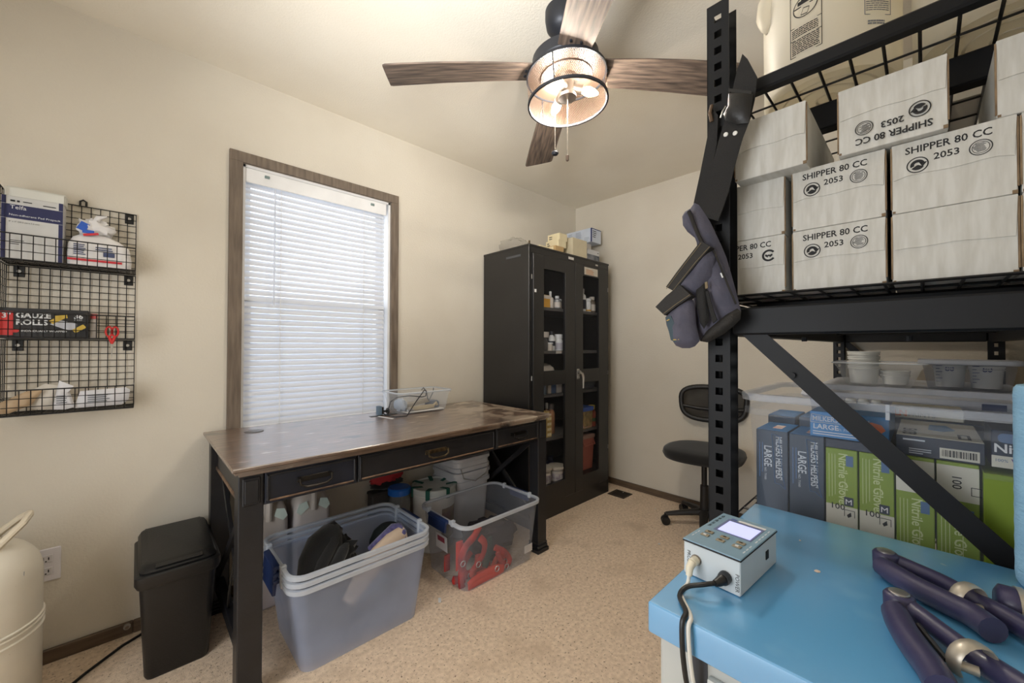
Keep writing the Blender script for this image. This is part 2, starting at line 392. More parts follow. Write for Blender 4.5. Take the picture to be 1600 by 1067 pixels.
for i, (x0, x1) in enumerate(((.309,.612),(.617,1.310),(1.318,1.632))):
    z0, z1, y = .640, .745, 1.512
    d = B().b2(x0, x1, y-.014, y, z0, z1, .002).build('drawer', desk_black if i else M('dark_navy_black_paint', (27,31,44), .42, c2=(20,23,33), vs=14), dk)
    b = B()
    for a in ((x0+.004,x1-.004,z1-.014,z1-.006),(x0+.004,x0+.013,z0+.012,z1-.006),(x1-.013,x1-.004,z0+.012,z1-.006)): b.b2(a[0],a[1],y-.019,y-.014,a[2],a[3],.002)
    b.build('drawer_moulding', desk_black, d)
    B().b2(x0+.013, x1-.013, y-.020, y-.014, z0+.009, z0+.015, .002).build('worn_moulding', desk_wear, d)
    xc = (x0+x1)/2; hw = .052 if i < 1 else .05; zc = .695
    b = B()
    for s in (-1,1): b.cyl((xc+s*hw, y-.014, zc+.008), (xc+s*hw, y-.038, zc+.008), .0055, n=10)
    b.tube([(xc-hw, y-.036, zc+.01), (xc-hw*.98, y-.040, zc-.008), (xc-hw*.6, y-.043, zc-.017), (xc, y-.044, zc-.018), (xc+hw*.6, y-.043, zc-.017), (xc+hw*.98, y-.040, zc-.008), (xc+hw, y-.036, zc+.01)], .0042, 8)
    b.box((xc, y-.0155, zc+.004), (hw*2.2,.003,.018), None, .001)
    b.build('bail_handle', hm[i], d)
gp = at(397,674,'z',DZ)
B().lathe([(.037,0),(.037,.002),(.033,.0035),(.0001,.0035)], (gp.x,gp.y,DZ), 28).build('grommet_cover', M('grey_grommet', (96,92,90), .35), dk)
g2 = at(590,650,'z',DZ)
B().b2(.915,1.075,g2.y-.012,g2.y+.018,DZ,DZ+.002,.0008).build('cable_slot_cover', black_metal, dk)
B().box((.966,g2.y-.075,DZ+.0006),(.012,.12,.0012),Matrix.Rotation(R(12),3,'Z')).build('tape_scrap', white_m, dk)

# ------------------------------------------------------------------ storage cabinet
CX0, CX1, CY0, CY1, CZ = 1.822, 2.746, 1.755, 2.212, 1.827
cb = thing('storage_cabinet', 'tall black metal cabinet with glass panels in both doors, beside the desk', 'cabinet', (2.284, 1.98, 0))
cab_m = M('cabinet_black_enamel', (30,29,29), .38, c2=(25,24,24), vs=5, coat=.1)
inside_m = M('cabinet_inside', (92,88,83), .6)
B().b2(CX0, CX0+.016, CY0, CY1, 0, CZ-.0, .003).build('side_panel', cab_m, cb)
B().b2(CX1-.016, CX1, CY0, CY1, 0, CZ-.0, .003).build('side_panel', cab_m, cb)
B().b2(CX0+.016, CX1-.016, CY1-.012, CY1, 0, CZ).build('back_panel', inside_m, cb)
B().b2(CX0-.002, CX1+.002, CY0-.004, CY1, CZ-.014, CZ, .002).b2(CX0+.016, CX1-.016, CY0, CY0+.03, CZ-.052, CZ-.014).build('top_panel', cab_m, cb)
B().b2(CX0+.016, CX1-.016, CY0+.004, CY0+.03, 0, .102).b2(CX0+.016, CX1-.016, CY0+.004, CY1-.012, .195, .212).build('base', cab_m, cb)
B().b2(CX0+.016, CX0+.033, CY0, CY0+.022, .102, CZ-.05).build('face_stile', cab_m, cb); B().b2(CX1-.033, CX1-.016, CY0, CY0+.022, .102, CZ-.05).build('face_stile', cab_m, cb)
SH = [1.432, 1.132, .832, .532, .212]
for z in SH[:-1]: B().b2(CX0+.02, CX1-.02, CY0+.035, CY1-.014, z-.022, z, .002).build('shelf', inside_m, cb)
def door(x0, x1, wx0, wx1, lowz, upz):
    y0, y1, z0, z1 = CY0-.012, CY0+.008, .108, 1.770
    b = B()
    b.b2(x0, wx0, y0, y1, z0, z1, .002); b.b2(wx1, x1, y0, y1, z0, z1, .002)
    for a, c in ((z0,lowz[0]),(lowz[1],upz[0]),(upz[1],z1)): b.b2(wx0-.001, wx1+.001, y0, y1, a, c)
    d = b.build('door', cab_m, cb)
    for a, c in (lowz, upz): B().b2(wx0, wx1, y0+.012, y0+.015, a, c).build('pane', glass_m, d)
    return d
d1 = door(1.852, 2.296, 1.956, 2.180, (.232,.900), (.997,1.680))
d2 = door(2.300, 2.716, 2.390, 2.594, (.215,.898), (.995,1.690))
hd = B().b2(2.310,2.340,CY0-.017,CY0-.012,.925,1.0,.003).cyl((2.325,CY0-.012,.975),(2.325,CY0-.034,.975),.014,n=14).tube([(2.325,CY0-.034,.975),(2.338,CY0-.044,.965),(2.346,CY0-.046,.94),(2.345,CY0-.046,.86)], [.010,.010,.009,.006], 8).cyl((2.325,CY0-.012,.938),(2.325,CY0-.022,.938),.010,n=12).build('door_handle', steel_m, d2)
lb = B().b2(2.405,2.575,CY0-.0135,CY0-.012,1.700,1.756).build('paper_label', M('paper', (206,200,186), .7, c2=(190,182,166), vs=20), d2)
b = B(); lines(b, (2.425,CY0-.0136,1.735), (1,0,0), (0,0,1), .12, 4, .010, .004, 3); b.build('label_print', M('orange_print', (190,120,60), .7), d2)
B().b2(2.225,2.285,CY0-.0055,CY0-.004,1.787,1.805).build('name_plate', M('paper_tape', (214,210,202), .7), cb)
B().b2(2.56,2.59,CY0-.0055,CY0-.004,1.786,1.797).build('small_label', M('paper_tape_2', (200,196,188), .7), cb)
for x, z in ((1.846,1.60),(1.846,.94),(2.730,1.60),(2.730,.94),(2.730,.35),(1.846,.35)):
    B().cyl((x,CY0-.004,z),(x,CY0-.004,z+.03),.004,n=8).build('hinge', steel_m, cb)
B().b2(CX0-.0018,CX0,1.83,1.97,1.755,1.77).build('embossed_plate', M('plate_grey', (70,72,76), .4), cb)
B().cyl((CX0+.008,CY0+.004,CZ),(CX0+.008,CY0+.004,CZ+.02),.006,n=8).build('corner_stud', brass_m, cb)
B().b2(1.862,1.88,CY0-.0128,CY0-.012,1.515,1.535).build('paper_dot', white_m, d1)

def carton(name, x0, x1, y0, y1, z0, z1, mat, label, group=None, cat='box', bands=(), printing=None, seam=None):
    t = thing(name, label, cat, ((x0+x1)/2,(y0+y1)/2,z0), group=group)
    B().b2(x0,x1,y0,y1,z0,z1,.0015).build('carton_body', mat, t)
    B().b2(x0+.001,x1-.001,y0-.0006,y0+.004,z1-.004,z1+.0006).b2(x0-.0006,x0+.004,y0+.001,y1-.001,z1-.004,z1+.0006).build('lid_flap', mat, t)
    for (side, a0, a1, c0, c1, m) in bands:
        if side == 'y': B().b2(a0,a1,y0-.0009,y0,c0,c1).build('printed_band', m, t)
        else: B().b2(x0-.0009,x0,a0,a1,c0,c1).build('printed_band', m, t)
    return t
# cartons on top of the cabinet
ZT = CZ
X = lambda u, v=385, y=1.80: at(u, v, 'y', y).x
Z = lambda u, v, y=1.80: at(u, v, 'y', y).z
prn = M('faint_print', (150,160,178), .7)
y = 1.80
a0, a1 = X(868,390), X(881,390); h = .052
for i, (u0, u1, lab) in enumerate(((868,881,'small cream carton at the bottom of the stack on the cabinet'),(874,886,'small cream carton in the middle of the stack on the cabinet'),(877,889,'small cream carton topmost of the stack of three on the cabinet'))):
    x0, x1 = X(u0), X(u1); z0 = ZT+i*(h+.0008)+.0008
    t = carton('cream_carton', x0, x1, y+.008*i, y+.13, z0, z0+h, tan_m if i == 0 else cream_m, lab, 'small cream cartons stacked on the cabinet')
    B().b2(x0-.001,x0-.0001,y+.02+.008*i,y+.125,z0+.004,z0+h-.004).build('end_label', cream_m, t)
    b = B(); lines(b, (x0-.001,y+.115,z0+.03), (0,-1,0), (0,0,1), .03, 2, .014, .006, i); b.build('label_print', ink, t)
t = carton('cream_carton', X(852), X(868)-.012, y+.05, y+.17, ZT+.0008, ZT+.046, cream_m, 'loose small cream carton left of the stack of three on the cabinet')
b = B(); lines(b, (X(852)-.001,y+.15,ZT+.03), (0,-1,0), (0,0,1), .03, 2, .014, .006, 9); b.build('label_print', ink, t)
xd0, xd1 = X(895,380), X(917,380); xg0, xg1 = X(924,345,1.90), X(939,345,1.90)
carton('cream_box', xd0, xd1, y, y+.14, ZT+.0008, ZT+.148, M('pale_cream_carton', (216,204,174), .75), 'plain pale cream box in the middle of the cabinet top')
xf0, xf1 = xd1+.016, X(938,400)
t = carton('white_carton', xf0, xf1, y+.01, y+.2, ZT+.0008, ZT+.100, M('carton_white_2', (205,204,204), .7), 'white carton with grey fading lower half at the right end of the cabinet top', bands=(('y',xf0+.002,xf1-.002,ZT+.004,ZT+.062,M('grey_fade_print', (92,96,104), .7, c2=(150,152,156), vs=14)),))
b = B(); lines(b, (xf1-.03,y+.009,ZT+.08), (1,0,0), (0,0,1), .02, 2, .03, .005, 2); b.build('label_print', ink, t)
t = carton('white_carton', xd1-.055, max(X(931,370),xg0+.08), y+.012+.145, y+.33, ZT+.0008, ZT+.205, M('carton_white_3', (214,210,204), .7), 'white carton with black print behind the plain cream box on the cabinet', bands=(('y',xd1+.006,X(931,370)-.006,ZT+.105,ZT+.135,M('navy_grey_print', (78,80,100), .7)),))
b = B(); lines(b, (xd1+.01,y+.156,ZT+.18), (1,0,0), (0,0,1), .06, 2, .022, .009, 1); b.build('label_print', ink, t)
xg0, xg1 = X(924,345,1.90), X(939,345,1.90); zg = ZT+.2065
t = carton('white_carton', xg0, xg1, 1.90, 2.16, zg, zg+.115, M('carton_white_blue', (206,214,228), .7), 'long blue-white carton with a navy edge on top of the pile on the cabinet', bands=(('y',xg0,xg0+.008,zg,zg+.115,ink_blue),('y',xg0,xg1,zg+.109,zg+.115,ink_blue),('x',1.90,1.907,zg,zg+.115,ink_blue)))
b = B(); lines(b, (xg0-.0005,2.14,zg+.095), (0,-1,0), (0,0,1), .06, 9, .0095, .004, 4); lines(b, (xg0-.0005,2.06,zg+.095), (0,-1,0), (0,0,1), .06, 9, .0095, .004, 5); lines(b, (xg0-.0005,1.97,zg+.04), (0,-1,0), (0,0,1), .05, 4, .0095, .003, 6); b.build('panel_print', prn, t)
b = B(); lines(b, (xg0+.02,1.8995,zg+.09), (1,0,0), (0,0,1), .055, 4, .016, .006, 6); b.build('end_print', ink, t)
tag(B().blob((1.99,2.06,ZT+.062),(.10,.12,.062),.3,2.5,5,18).build('plastic_bag', CLR('thin_bag', (196,186,168), .22, .3, .3), None), 'crumpled clear plastic bag on the left of the cabinet top', 'bag')

# bottles and boxes behind the cabinet's glass
def bottle(x, y, z, r, h, mb, mc, label, ml=None, cat='bottle', neck=.45, caph=.18, group=None, name='pill_bottle', lab=(.12,.62)):
    t = thing(name, label, cat, (x,y,z), group=group)
    hb = h*(1-caph)
    B().lathe([(r*.92,0),(r,r*.12),(r,hb*.78),(r*.9,hb*.86),(r*neck,hb*.96),(r*neck,hb)], (x,y,z), 16).build('bottle_body', mb, t)
    B().lathe([(r*neck*1.25,hb*.985),(r*neck*1.25,h*.985),(r*neck*1.1,h),(.0001,h)], (x,y,z), 16).build('cap', mc, t)
    if ml: B().lathe([(r*1.015,hb*lab[0]),(r*1.015,hb*lab[1])], (x,y,z), 16).build('label', ml, t)
    return t
dark_lab = M('dark_label', (40,44,56), .6); amber = M('amber_plastic', (120,76,40), .3); yellow_m = M('yellow_print', (214,160,62), .6); pale = M('pale_label', (214,204,190), .6); blue_m = M('blue_plastic', (40,84,170), .4); red_m = M('red_plastic', (196,40,38), .5); tanb = M('tan_bottle', (190,140,104), .5)
gb = 'cabinet medicines'
z = SH[0]
carton('pill_carton', 1.955,2.022,1.80,1.87,z+.001,z+.085, yellow_m, 'orange and yellow carton behind the left door glass on the top shelf', bands=(('y',1.956,2.021,z+.06,z+.084,pale),))
bottle(2.058,1.83,z,.024,.12, pale, white_pl, 'pale bottle with a thin neck beside the orange carton on the top shelf', neck=.3, caph=.3)
bottle(2.12,1.82,z,.026,.092, M('clear_vial', (150,150,148), .2), white_pl, 'small clear vial on the top shelf behind the left door', pale)
bottle(2.165,1.84,z,.020,.075, pale, white_pl, 'squat white vial at the right end behind the left top glass', neck=.8)
bottle(2.418,1.82,z,.030,.175, white_pl, steel_m, 'tall white bottle with a navy label on the top shelf, right door', dark_lab, neck=.5)
bottle(2.492,1.82,z,.027,.105, white_pl, white_pl, 'white bottle with an orange band on the top shelf, right door', yellow_m, neck=.8, lab=(.05,.2))
bottle(2.562,1.83,z,.030,.125, M('brown_bottle', (112,96,80), .4), pale, 'brownish bottle at the right end of the top shelf', pale, neck=.6)
z = SH[1]
bottle(1.975,1.83,z,.038,.13, M('grey_jar', (92,88,84), .4), pale, 'grey jar with a wide pale lid on the second shelf, left door', neck=.95, caph=.28, name='jar', cat='jar')
bottle(2.02,1.803,z,.021,.058, pale, white_pl, 'tiny round white jar standing before the grey jar on the second shelf', neck=.9, name='jar', cat='jar')
bottle(2.072,1.83,z,.026,.138, white_pl, M('dark_cap', (50,50,54), .4), 'white bottle with black label panels on the second shelf', dark_lab, neck=.5, lab=(.3,.6))
bottle(2.148,1.83,z,.032,.118, white_pl, white_pl, 'large white pill bottle with a ribbed cap on the second shelf', M('lilac_label', (196,190,196), .6), neck=.75, caph=.24)
b = B().b2(2.135,2.195,CY0+.0335,CY0+.035,z-.02,z-.002); b.build('shelf_label', pale, cb); B().b2(2.40,2.455,CY0+.0335,CY0+.035,z-.02,z-.004).build('shelf_label', M('grey_tape', (110,106,100), .6), cb)
z = SH[2]
tag(B().blob((2.06,1.90,z+.10),(.11,.09,.105),.15,2,3,18,.94).build('cloth_bundle', M('off_white_cloth', (208,196,180), .9), None), 'folded off-white cloth bundle seen at the foot of the upper left glass', 'cloth')
carton('pill_carton', 1.952,1.985,1.80,1.84,z+.001,z+.062, M('bluegrey_box', (128,142,160), .7), 'blue-grey small carton at the left of the third shelf')
carton('pill_carton', 2.0,2.035,1.80,1.84,z+.001,z+.075, pale, 'pale small carton second from the left on the third shelf')
carton('pill_carton', 2.04,2.085,1.80,1.84,z+.001,z+.070, M('steelblue_box', (96,118,150), .7), 'steel blue small carton on the third shelf, behind the left door')
carton('pill_carton', 2.10,2.15,1.80,1.84,z+.001,z+.082, pale, 'cream small carton at the right of the left door third shelf')
t = thing('storage_box', 'clear box of small white items on the third shelf, right door', 'box', (2.48,1.86,z))
B().loft([rr(2.48,1.86,.085,.05,.012,z+.001),rr(2.48,1.86,.095,.06,.012,z+.075)], True, False).build('box_body', clear_pl, t); B().loft([rr(2.48,1.86,.097,.062,.012,z+.073),rr(2.48,1.86,.097,.062,.012,z+.081)]).build('lid', M('pale_lid', (170,162,150), .4), t)
z = SH[3]; gold = M('gold_box', (204,176,110), .5, c2=(180,150,86), vs=30)
k = 0
nm_ = ['bottom','second','third','top']
for i in range(2):
    for j in range(4):
        x = 1.958+i*.056
        t = thing('vial_box', '%s gold vial box of the %s column on the fourth shelf' % (nm_[j], ('left','right')[i]), 'box', (x,1.83,z+.0362*j), group='small gold vial boxes in the cabinet')
        B().b2(x-.026,x+.026,1.80,1.86,z+.0362*j+.0006,z+.0362*j+.036,.0015).build('carton_body', gold, t)
        B().b2(x-.02,x+.02,1.7992,1.80,z+.0362*j+.010,z+.0362*j+.028).build('label', M('gold_label', (232,218,176), .6) if k == 0 else bpy.data.materials['gold_label'], t); k += 1
x = 1.99; t = thing('vial_box', 'single gold vial box lying on top of both columns', 'box', (x,1.83,z+.1452), group='small gold vial boxes in the cabinet')
B().b2(x-.026,x+.026,1.80,1.86,z+.1454,z+.180,.0015).build('carton_body', gold, t); B().b2(x-.02,x+.02,1.7992,1.80,z+.155,z+.172).build('label', bpy.data.materials['gold_label'], t)
bottle(1.99,1.93,z,.035,.235, M('clear_jug', (120,124,128), .2), M('grey_cap', (110,116,122), .4), 'tall clear bottle behind the gold boxes', neck=.5)
bottle(2.075,1.88,z,.022,.225, M('peach_bottle', (200,160,130), .4), white_pl, 'slim peach bottle beside the gold boxes', neck=.4)
bottle(2.125,1.88,z,.028,.215, tanb, M('tan_cap', (150,150,150), .4), 'tan bottle right of the gold boxes on the fourth shelf', neck=.6)
t = thing('food_container', 'clear container with a blue lid on the fourth shelf, right door', 'container', (2.45,1.84,z))
B().loft([rr(2.45,1.84,.062,.05,.012,z+.001),rr(2.45,1.84,.068,.055,.012,z+.135)]).build('container_body', M('straw_contents', (168,140,86), .4, c2=(110,92,56), vs=30), t)
B().loft([rr(2.45,1.84,.072,.058,.012,z+.135),rr(2.45,1.84,.074,.06,.012,z+.165)]).build('lid', blue_m, t)
B().b2(2.392,2.508,1.7895,1.7905,z+.01,z+.05).build('red_label', M('pink_red_label', (190,92,84), .6, c2=(220,190,180), vs=40), t)
bottle(2.56,1.83,z,.034,.165, M('redgreen_bottle', (150,70,48), .5), M('yellow_cap', (222,190,80), .5), 'red sauce-like bottle with a green band and yellow cap on the fourth shelf', M('green_band', (70,92,60), .6), neck=.6, lab=(.3,.5))
z = SH[4]
bottle(2.003,1.84,z,.05,.115, M('tub_white', (214,204,190), .5), M('tub_lid', (206,196,178), .5), 'white tub behind the left door at the bottom left', M('tub_label', (150,130,140), .6, c2=(222,214,204), vs=30), 'tub', .97, .16, name='tub')
bottle(2.115,1.82,z,.052,.105, M('tub_white2', (214,204,190), .5), M('tub_lid2', (206,196,178), .5), 'white tub behind the left door, right of the other tub', bpy.data.materials['tub_label'], 'tub', .97, .16, name='tub')
bottle(2.162,1.92,z,.03,.14, M('navy_bottle', (44,48,84), .5), navy_m, 'navy bottle behind the white tubs', neck=.6)
t = thing('sharps_container', 'salmon red sharps bin with a translucent lid on the bottom shelf', 'container', (2.47,1.87,z))
sh_m = M('salmon_plastic', (186,104,84), .45)
B().loft([rr(2.47,1.87,.078,.06,.015,z+.001),rr(2.47,1.87,.09,.07,.015,z+.24)]).build('container_body', sh_m, t)
B().loft([rr(2.47,1.87,.094,.074,.015,z+.24),rr(2.47,1.87,.094,.074,.015,z+.262),rr(2.47,1.87,.07,.05,.015,z+.272)]).build('lid', M('sharps_lid', (176,140,122), .4), t)
B().tube([(2.40,1.80,z+.22),(2.40,1.785,z+.19),(2.54,1.785,z+.19),(2.54,1.80,z+.22)],.004,6).build('bail', sh_m, t)

for o in list(COL.objects):     # the goods stand a little right of where their panes begin
    if o.parent is None and 'category' in o and o is not cb and 1.9 < o.location.x < 2.62 and 1.77 < o.location.y < 2.0 and o.location.z < 1.6: o.location.x += .062
    elif o.name.startswith('cloth_bundle'): o.location.x += .062

# ------------------------------------------------------------------ wire shelf on the left wall
WSX0, WSX1, WY0, WY1 = -.335, -.008, 2.092, YL-.004
ws = thing('wire_wall_shelf', 'black wire mesh three-tier basket shelf screwed to the left wall', 'shelf', (-.17, YL, .92))
TZ = [(.925,1.187),(1.187,1.450),(1.450,1.700)]
for z0, z1 in TZ:
    u = WSX1-WSX0
    B().grid((WSX0,WY1-.003,z0),(u,0,0),(0,0,z1-z0-.006),13,10,.0013).build('back_panel', wire_m, ws, kind='stuff')
    B().tube([(WSX0,WY1-.003,z0),(WSX1,WY1-.003,z0),(WSX1,WY1-.003,z1-.006),(WSX0,WY1-.003,z1-.006)],.0026,6,closed=True).build('back_frame', wire_m, ws)
    B().grid((WSX0,WY0,z0),(u,0,0),(0,WY1-WY0-.005,0),13,5,.0013).build('floor_panel', wire_m, ws, kind='stuff')
    lip = .085
    B().grid((WSX0,WY0,z0),(u,0,0),(0,0,lip),13,3,.0013).build('front_lip', wire_m, ws, kind='stuff')
    B().tube([(WSX0,WY0,z0),(WSX1,WY0,z0),(WSX1,WY0,z0+lip),(WSX0,WY0,z0+lip)],.0024,6,closed=True).build('front_frame', wire_m, ws)
    for x in (WSX0, WSX1):
        hh = (z1-z0-.006) if x == WSX0 else lip
        B().grid((x,WY0,z0),(0,WY1-WY0-.005,0),(0,0,hh),5,10 if x == WSX0 else 3,.0013).build('side_panel', wire_m, ws, kind='stuff')
    B().tube([(WSX0,WY0,z0),(WSX0,WY0,z1-.006),(WSX0,WY1-.003,z1-.006)],.0026,6).build('side_post', wire_m, ws)
    for x in (WSX0+.028, WSX1-.02):
        t_ = B().b2(x-.013,x+.013,YL-.0035,YL-.0005,z1-.045,z1-.006,.001).build('bracket_plate', black_metal, ws)
        B().cyl((x,YL-.0036,z1-.025),(x,YL-.007,z1-.025),.0055,n=10).build('screw', steel_m, t_)
B().tube([(-.163,YL-.004,1.696),(-.163,YL-.004,1.713),(-.155,YL-.004,1.719),(-.147,YL-.004,1.713),(-.147,YL-.004,1.696)],.0032,6).build('hanging_loop', wire_m, ws)

# box of dressing pads
px_ = thing('dressing_pad_box', 'tall white and navy box of dressing pads on the top tier of the wire shelf', 'box', (-.268,2.15,1.452))
x0, x1, y0, y1, z0, z1 = -.332, -.196, 2.115, 2.20, 1.453, 1.665
B().b2(x0,x1,y0,y1,z0,z1,.001).build('carton_body', M('pad_carton', (206,206,204), .65), px_)
B().b2(x0+.008,x1+.004,y0+.02,y1-.004,z1,z1+.038,.002).b2(x0+.005,x1+.002,y0+.004,y0+.018,z1,z1+.03,.001).build('pad_packets', M('pad_packet', (222,222,214), .6), px_)
nv = M('navy_print', (36,40,84), .6); b = B()
b.b2(x0,x0+.010,y0-.0006,y0,z0,z1-.076).b2(x1-.010,x1,y0-.0006,y0,z0,z1-.076).b2(x0,x0+.010,y0-.0006,y0,z1-.027,z1).b2(x1-.010,x1,y0-.0006,y0,z1-.027,z1).b2(x0,x1,y0-.0006,y0,z1-.075,z1-.028); b.build('navy_band', nv, px_)
text('Telfa', .013, (x0+.018,y0-.001,z1-.043), (1,0,0), (0,0,1), ink_w, px_); text('Non-adherent Pad Prepack', .0065, (x0+.016,y0-.001,z1-.066), (1,0,0), (0,0,1), ink_w, px_, sx=1.15)
text('8" x 3" (20.3 cm x 7.6 cm)', .0045, (x0+.016,y0-.001,z1-.088), (1,0,0), (0,0,1), ink, px_)
b = B(); b.box((x0+.024,y0-.0008,z1-.016),(.010,.0008,.006)); b.box((x0+.036,y0-.0008,z1-.016),(.006,.0008,.006)); lines(b,(x0+.046,y0-.0006,z1-.017),(1,0,0),(0,0,1),.03,1,.01,.003,1); lines(b,(x0+.09,y0-.0006,z1-.020),(1,0,0),(0,0,1),.03,1,.01,.003,2); lines(b,(x0+.02,y0-.0006,z1-.15),(1,0,0),(0,0,1),.03,3,.006,.002,2)
b.build('small_print', ink, px_)
# plastic bag of swabs
pb = thing('swab_bag', 'knotted white plastic bag with blue and red print on the top tier', 'bag', (-.09,2.15,1.452))
bagm = M('bag_plastic', (232,230,230), .35, bump=.4, bs=40)
B().loft([rr(-.104,2.155,.083,.04,.025,1.453,6),rr(-.104,2.155,.085,.043,.028,1.49,6),rr(-.106,2.157,.08,.04,.028,1.535,6),rr(-.115,2.16,.06,.03,.02,1.56,6),rr(-.12,2.165,.035,.02,.012,1.575,6)]).build('bag_body', bagm, pb, 60)
B().blob((-.118,2.165,1.60),(.048,.03,.032),.5,3,2,18).blob((-.135,2.16,1.60),(.03,.025,.03),.5,3,7,14).tube([(-.12,2.16,1.62),(-.11,2.155,1.645),(-.088,2.15,1.652)],[.012,.01,.003],7).build('knot', bagm, pb, 60)
b = B(); b.box((-.148,2.133,1.600),(.024,.004,.03),Matrix.Rotation(R(25),3,'Y')).box((-.135,2.130,1.582),(.03,.004,.012)); b.build('blue_print', M('bag_blue', (40,90,190), .5), pb)
b = B(); b.b2(-.185,-.045,2.1105,2.112,1.470,1.478).box((-.128,2.128,1.573),(.04,.003,.008),Matrix.Rotation(R(-15),3,'Y')); b.build('red_stripe', M('bag_red', (206,50,60), .5), pb, kind='stuff')
b = B(); lines(b,(-.17,2.1115,1.527),(1,0,0),(0,0,1),.04,6,.007,.0035,4); lines(b,(-.115,2.1115,1.522),(1,0,0),(0,0,1),.05,2,.008,.004,5); b.b2(-.095,-.065,2.1105,2.112,1.492,1.508); b.build('bag_print', M('bag_ink', (74,84,120), .6), pb)
# gauze box
gz = thing('gauze_box', 'black gauze roll box with a red end on the middle tier', 'box', (-.235,2.15,1.189))
x0, x1, y0, y1, z0, z1 = -.345, -.130, 2.11, 2.20, 1.190, 1.288
B().b2(x0,x1,y0,y1,z0,z1,.001).build('carton_body', M('gauze_black', (26,25,26), .5), gz)
B().b2(x0+.009,x0+.043,y0-.0008,y0,z0+.006,z1-.012).build('red_panel', M('gauze_red', (208,48,44), .5), gz)
o = B().loft([rr(0,0,.026,.006,.006,0,6),rr(0,0,.026,.006,.006,.0008,6)]).build('red_oval', bpy.data.materials['gauze_red'], gz, local=True)
o.rotation_euler = (R(90),0,0); o.location = (x0+.03+.235,y0-.0006-2.15,.022)
text('3"', .017, (x0+.018,y0-.0015,z1-.034), (1,0,0), (0,0,1), ink_w, gz, bold=.02)
text('GAUZE', .0175, (x0+.048,y0-.001,z1-.032), (1,0,0), (0,0,1), ink_w, gz, bold=.035, sx=.98); text('ROLLS', .0175, (x0+.048,y0-.001,z1-.056), (1,0,0), (0,0,1), ink_w, gz, bold=.035, sx=1.02)
text('INDIVIDUALLY WRAPPED', .0062, (x0+.06,y0-.001,z0+.018), (1,0,0), (0,0,1), ink_w, gz, bold=.01, sx=1.05); text('36', .0165, (x1-.036,y0-.001,z1-.030), (1,0,0), (0,0,1), ink_w, gz, bold=.03); text('COUNT', .004, (x1-.035,y0-.001,z1-.037), (1,0,0), (0,0,1), ink_w, gz)
b = B(); b.box((x1-.076,y0-.0005,z0+.062),(.034,.001,.014),Matrix.Rotation(R(-38),3,'Y')).box((x1-.022,y0-.0005,z0+.032),(.034,.001,.014),Matrix.Rotation(R(-38),3,'Y')); b.box((x1-.066,y0-.0008,z0+.072),(.03,.0012,.012),Matrix.Rotation(R(-10),3,'Y')); b.build('picture_yellow', M('gauze_yellow', (210,178,70), .5), gz)
B().prism([(x1-.092,y0,z0+.046),(x1-.066,y0,z0+.060),(x1-.028,y0,z0+.050),(x1-.030,y0,z0+.022),(x1-.06,y0,z0+.030)],(0,-.0007,0)).build('picture_gauze', M('gauze_white', (190,192,200), .6), gz)
# bottle of red tape beside the gauze
t = thing('tape_tube', 'short clear tube with a red cap at the right end of the gauze box', 'tube', (-.118,2.14,1.189))
B().lathe([(.009,.001),(.009,.07),(.007,.072)],(-.118,2.14,1.189),14).build('tube_body', CLR('tube_clear', (220,214,210), .45, .2), t); B().lathe([(.0095,.072),(.0095,.09),(.0001,.091)],(-.118,2.14,1.189),14).build('cap', M('pink_cap', (196,90,92), .5), t)
# scissors
sc = thing('scissors', 'red-handled scissors hanging through the floor of the middle tier', 'scissors', (-.068,2.10,1.187))
for s in (-1,1):
    c = (-.068+s*.008,2.086,1.213)
    h_ = B().tube([(c[0]+.0085*math.cos(a)*(1),c[1],c[2]+.018*math.sin(a)) for a in [i*PI/7 for i in range(14)]],.003,6,closed=True).tube([(c[0],c[1],c[2]-.017),(-.068+s*.003,2.086,1.180),(-.068-s*.001,2.086,1.168)],[.004,.005,.004],6).build('handle', red_m, sc)
    B().prism([(-.068+s*.0045,2.086+s*.001,1.17),(-.068-s*.0005,2.086+s*.001,1.17),(-.068,2.086+s*.001,1.112)],(0,.0015,0)).build('blade', steel_m, h_)
# packets
def packet(pts, y, th, mat, label, pr=None, seed=0):
    t = thing('bandage_packet', label, 'packet', tuple(sum((V((p[0],y,p[1])) for p in pts), V())/len(pts)))
    pts = [(a, .926+(c-.926)*1.38) for a, c in pts]
    q = []
    for a, c in zip(pts, pts[1:]+pts[:1]):
        for i in range(3): q.append(V((a[0]+(c[0]-a[0])*i/3, y, a[1]+(c[1]-a[1])*i/3)))
    B().pillow(q,(0,-1,0),th,4,.5,seed).build('wrapper', mat, t, 60)
    if pr: b = B(); lines(b, (pr[0],y-th-.002,.926+(pr[1]-.926)*1.38), (1,0,0), (0,0,1), pr[2], pr[3], pr[4], pr[4]*.45, seed); b.build('print', ink_grey, t)
tanp = M('tan_packet', (196,170,138), .6); clrp = M('whitish_packet', (216,210,200), .5)
packet([(-.350,.930),(-.335,.955),(-.275,.982),(-.235,.985),(-.262,.948),(-.31,.93)],2.13,.012,tanp,'tan paper packet lying at the left of the bottom tier',None,1)
packet([(-.285,.944),(-.262,.985),(-.235,.998),(-.196,.990),(-.20,.960),(-.215,.930),(-.25,.932)],2.155,.014,clrp,'crumpled whitish packet behind the tan packet on the bottom tier',None,2)
packet([(-.215,.932),(-.205,.985),(-.20,1.006),(-.165,.99),(-.175,.978),(-.16,.935),(-.185,.930)],2.13,.010,M('white_packet', (226,226,230), .5),'white packet standing upright in the middle of the bottom tier',(-.205,.965,.03,4,.008),3)
packet([(-.165,.931),(-.15,.975),(-.03,.980),(-.018,.972),(-.022,.945),(-.04,.932)],2.14,.013,bpy.data.materials['white_packet'],'long white printed packet at the right end of the bottom tier',(-.13,.962,.075,4,.0075),4)

